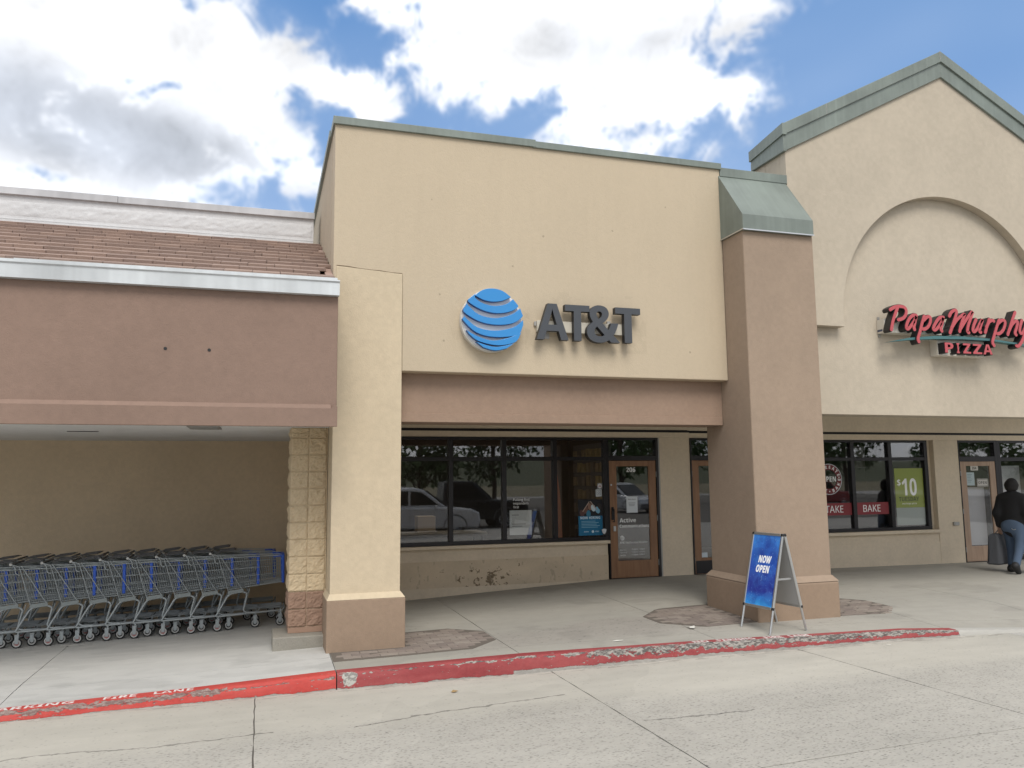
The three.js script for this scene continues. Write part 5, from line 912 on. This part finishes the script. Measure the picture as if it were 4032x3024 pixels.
// ================================================================ what the glass mirrors: parked vehicles and trees on the car park
function wheel(parent, x, y, z, r, side) { const w = part('wheel', [new THREE.TorusGeometry(r * .78, r * .24, 10, 28).translate(x, y, z), new THREE.CylinderGeometry(r * .8, r * .8, .16, 28).rotateX(Math.PI / 2).translate(x, y, z)], M.tyre, parent); const sp = [new THREE.TorusGeometry(r * .60, .018, 6, 28).translate(x, y, z + side * .085)]; for (let k = 0; k < 10; k++) { const a = k / 10 * Math.PI * 2; sp.push(rod([x, y, z + side * .088], [x + Math.cos(a) * r * .6, y + Math.sin(a) * r * .6, z + side * .082], .02, 5)); } part('rim', sp, M.alum, w); }
function car(name, label, bx, bz, yaw, paint, o) {
  const y = -.02, t = thing(name, label, 'car', [bx, y, bz]); t.rotation.y = yaw;
  const T = (arr) => arr.map(([x, h]) => [x + bx, h + y]);
  const mk = (pts, hw, bev) => { const s = new THREE.Shape(pts.map(([x, h]) => new THREE.Vector2(x, h))); const g = new THREE.ExtrudeGeometry(s, { depth: hw * 2 - 2 * bev, bevelEnabled: true, bevelThickness: bev, bevelSize: bev, bevelOffset: -bev, bevelSegments: 4, curveSegments: 12 }); g.translate(0, 0, -hw + bev); return g; };
  const sub = (n, g, m, p = t) => { g = Array.isArray(g) ? merge(g) : g; const q = shade(new THREE.Mesh(g, m)); q.name = n; p.add(q); baseOf.set(q, [0, 0, 0]); return q; };
  const body = sub('body', mk(o.body, .92, .09), paint); sub('cabin', mk(o.cabin, .80, .10), paint, body);
  const gl = std(lin(.012, .014, .016), .06, { metalness: .1 });
  o.glass.forEach((pts) => sub('side_window', mk(pts, .812, .012), gl, body)); sub('windscreen', mk(o.screen, .70, .02), gl, body);
  for (const s of [-1, 1]) { sub('headlight', new RoundedBoxGeometry(.10, .14, .34, 3, .04).translate(o.nose - .08, o.lamp, s * .70), std(lin(.7, .72, .74), .15), body); sub('door_line', box(o.doors - .004, o.doors + .004, .42, .98, s > 0 ? .905 : -.924, s > 0 ? .924 : -.905), M.black, body); sub('mirror', new RoundedBoxGeometry(.1, .14, .2, 2, .04).translate(o.mirror, 1.02, s * 1.0), paint, body); for (const x of o.axles) { wheelLocal(t, x, o.wr, s * .82, o.wr, s); sub('wheel_arch', new THREE.TorusGeometry(o.wr + .05, .035, 6, 24, Math.PI).translate(x, o.wr, s * .90), M.plastic, body); } }
  sub('bumper', [new RoundedBoxGeometry(.14, .3, 1.7, 3, .05).translate(o.nose - .02, .46, 0), new RoundedBoxGeometry(.14, .3, 1.7, 3, .05).translate(o.tail + .02, .46, 0)], M.plastic, body);
  return t;
}
function wheelLocal(t, x, y, z, r, s) { const keep = baseOf.get(t); baseOf.set(t, [0, 0, 0]); wheel(t, x, y, z, r, s); baseOf.set(t, keep); }
const suv = { body: [[-2.3, .30], [2.25, .30], [2.32, .55], [2.28, .82], [2.0, .95], [.95, 1.04], [-2.25, 1.06], [-2.34, .8]], cabin: [[-2.22, 1.0], [-2.05, 1.60], [-1.7, 1.70], [.0, 1.70], [.35, 1.62], [1.15, 1.02]], glass: [[[-2.0, 1.10], [-1.86, 1.50], [-1.2, 1.56], [-1.2, 1.10]], [[-1.12, 1.10], [-1.12, 1.57], [-.2, 1.58], [-.2, 1.10]], [[-.12, 1.10], [-.12, 1.58], [.24, 1.54], [.86, 1.10]]], screen: [[.38, 1.60], [.46, 1.60], [1.22, 1.06], [1.10, 1.06]], axles: [-1.38, 1.42], wr: .35, nose: 2.28, tail: -2.30, lamp: .78, doors: -.16, mirror: .72 };
car('silver_car', 'silver estate car parked across the lane facing the shops', 5.0, 11.55, 0, std(lin(.62, .63, .64), .25, { metalness: .25 }), suv);
const pick = { body: [[-2.7, .42], [2.6, .42], [2.7, .62], [2.68, 1.02], [2.4, 1.12], [1.1, 1.18], [-2.72, 1.16], [-2.76, .7]], cabin: [[-.7, 1.12], [-.62, 1.86], [-.3, 1.92], [.5, 1.90], [1.25, 1.16]], glass: [[[-.54, 1.24], [-.5, 1.74], [.04, 1.77], [.04, 1.24]], [[.12, 1.24], [.12, 1.77], [.46, 1.76], [.98, 1.24]]], screen: [[.54, 1.84], [.62, 1.84], [1.32, 1.20], [1.20, 1.20]], axles: [-1.7, 1.75], wr: .41, nose: 2.68, tail: -2.72, lamp: .92, doors: .08, mirror: .85 };
car('black_pickup', 'black pickup truck parked beyond the silver estate car', 7.4, 14.6, .03, std(lin(.012, .013, .015), .2, { metalness: .3 }), pick);
car('white_car', 'white estate car parked at the far side of the car park', 19, 24.5, 1.2, std(lin(.62, .63, .64), .25, { metalness: .2 }), suv);
car('red_car', 'red estate car parked farthest out near the trees', 34, 27, -.3, std(lin(.28, .03, .03), .25, { metalness: .3 }), suv);
// trees: limbs, and leaves spread through clumps of the crown
const leafGeo = (() => { const g = new THREE.BufferGeometry(); g.setAttribute('position', new THREE.Float32BufferAttribute([0, 0, 0, .11, .16, .03, 0, .36, 0, -.11, .16, .03], 3)); g.setIndex([0, 1, 2, 0, 2, 3]); g.computeVertexNormals(); g.setAttribute('uv', new THREE.Float32BufferAttribute([.5, 0, 1, .5, .5, 1, 0, .5], 2)); return g.toNonIndexed(); })();
function tree(x, z, h, seed, label) {
  const rnd = rng(seed), y = -.3, o = thing('broadleaf_tree', label, 'tree', [x, y, z], 'trees beyond the car park'); const limbs = [tube([[x, y, z], [x + .1, y + h * .22, z], [x, y + h * .45, z + .1], [x + .15, y + h * .8, z]], .16, 8)], clumps = [];
  for (let i = 0; i < 16; i++) { const a = rnd() * 6.28, e = .28 + rnd() * .6, L = h * (.14 + .2 * rnd()) * (1.25 - e * .5), b = [x, y + h * e * .75, z], t = [x + Math.cos(a) * L, b[1] + L * (.4 + rnd() * .5), z + Math.sin(a) * L]; limbs.push(rod(b, t, .06, 5, .02)); clumps.push([t, h * (.08 + rnd() * .07)]); }
  clumps.push([[x, y + h * .9, z], h * .12]); part('trunk', limbs, std(lin(.09, .065, .045), .95), o);
  const lv = [], q = new THREE.Quaternion(), m = new THREE.Matrix4(); for (let i = 0; i < 1300; i++) { const [c, r] = clumps[Math.floor(rnd() * clumps.length)]; const a = rnd() * 6.28, b = Math.acos(2 * rnd() - 1), k = r * Math.cbrt(rnd()) * 1.25; q.setFromEuler(new THREE.Euler(rnd() * 6, rnd() * 6, rnd() * 6)); const s = .8 + rnd() * .7; m.compose(V3(c[0] + k * Math.sin(b) * Math.cos(a), c[1] + k * Math.cos(b) * .8, c[2] + k * Math.sin(b) * Math.sin(a)), q, V3(s, s, s)); lv.push(leafGeo.clone().applyMatrix4(m)); }
  part('crown', mergeGeometries(lv), std(lin(.045 + rnd() * .02, .085 + rnd() * .02, .025), .8, { side: THREE.DoubleSide }), o);
}
[[2, 34, 7.5], [9, 31, 6.2], [15, 36, 8], [23, 33, 7], [30, 38, 8.5], [38, 34, 7.2], [47, 40, 9], [56, 37, 8], [-6, 36, 8.2], [66, 43, 9]].forEach(([x, z, h], i) => tree(x, z, h, 90 + i, `broadleaf tree standing ${['second', 'third', 'fourth', 'fifth', 'sixth', 'seventh', 'eighth', 'ninth', 'first', 'tenth'][i]} along the far edge of the car park`));

renderer.render(scene, camera);
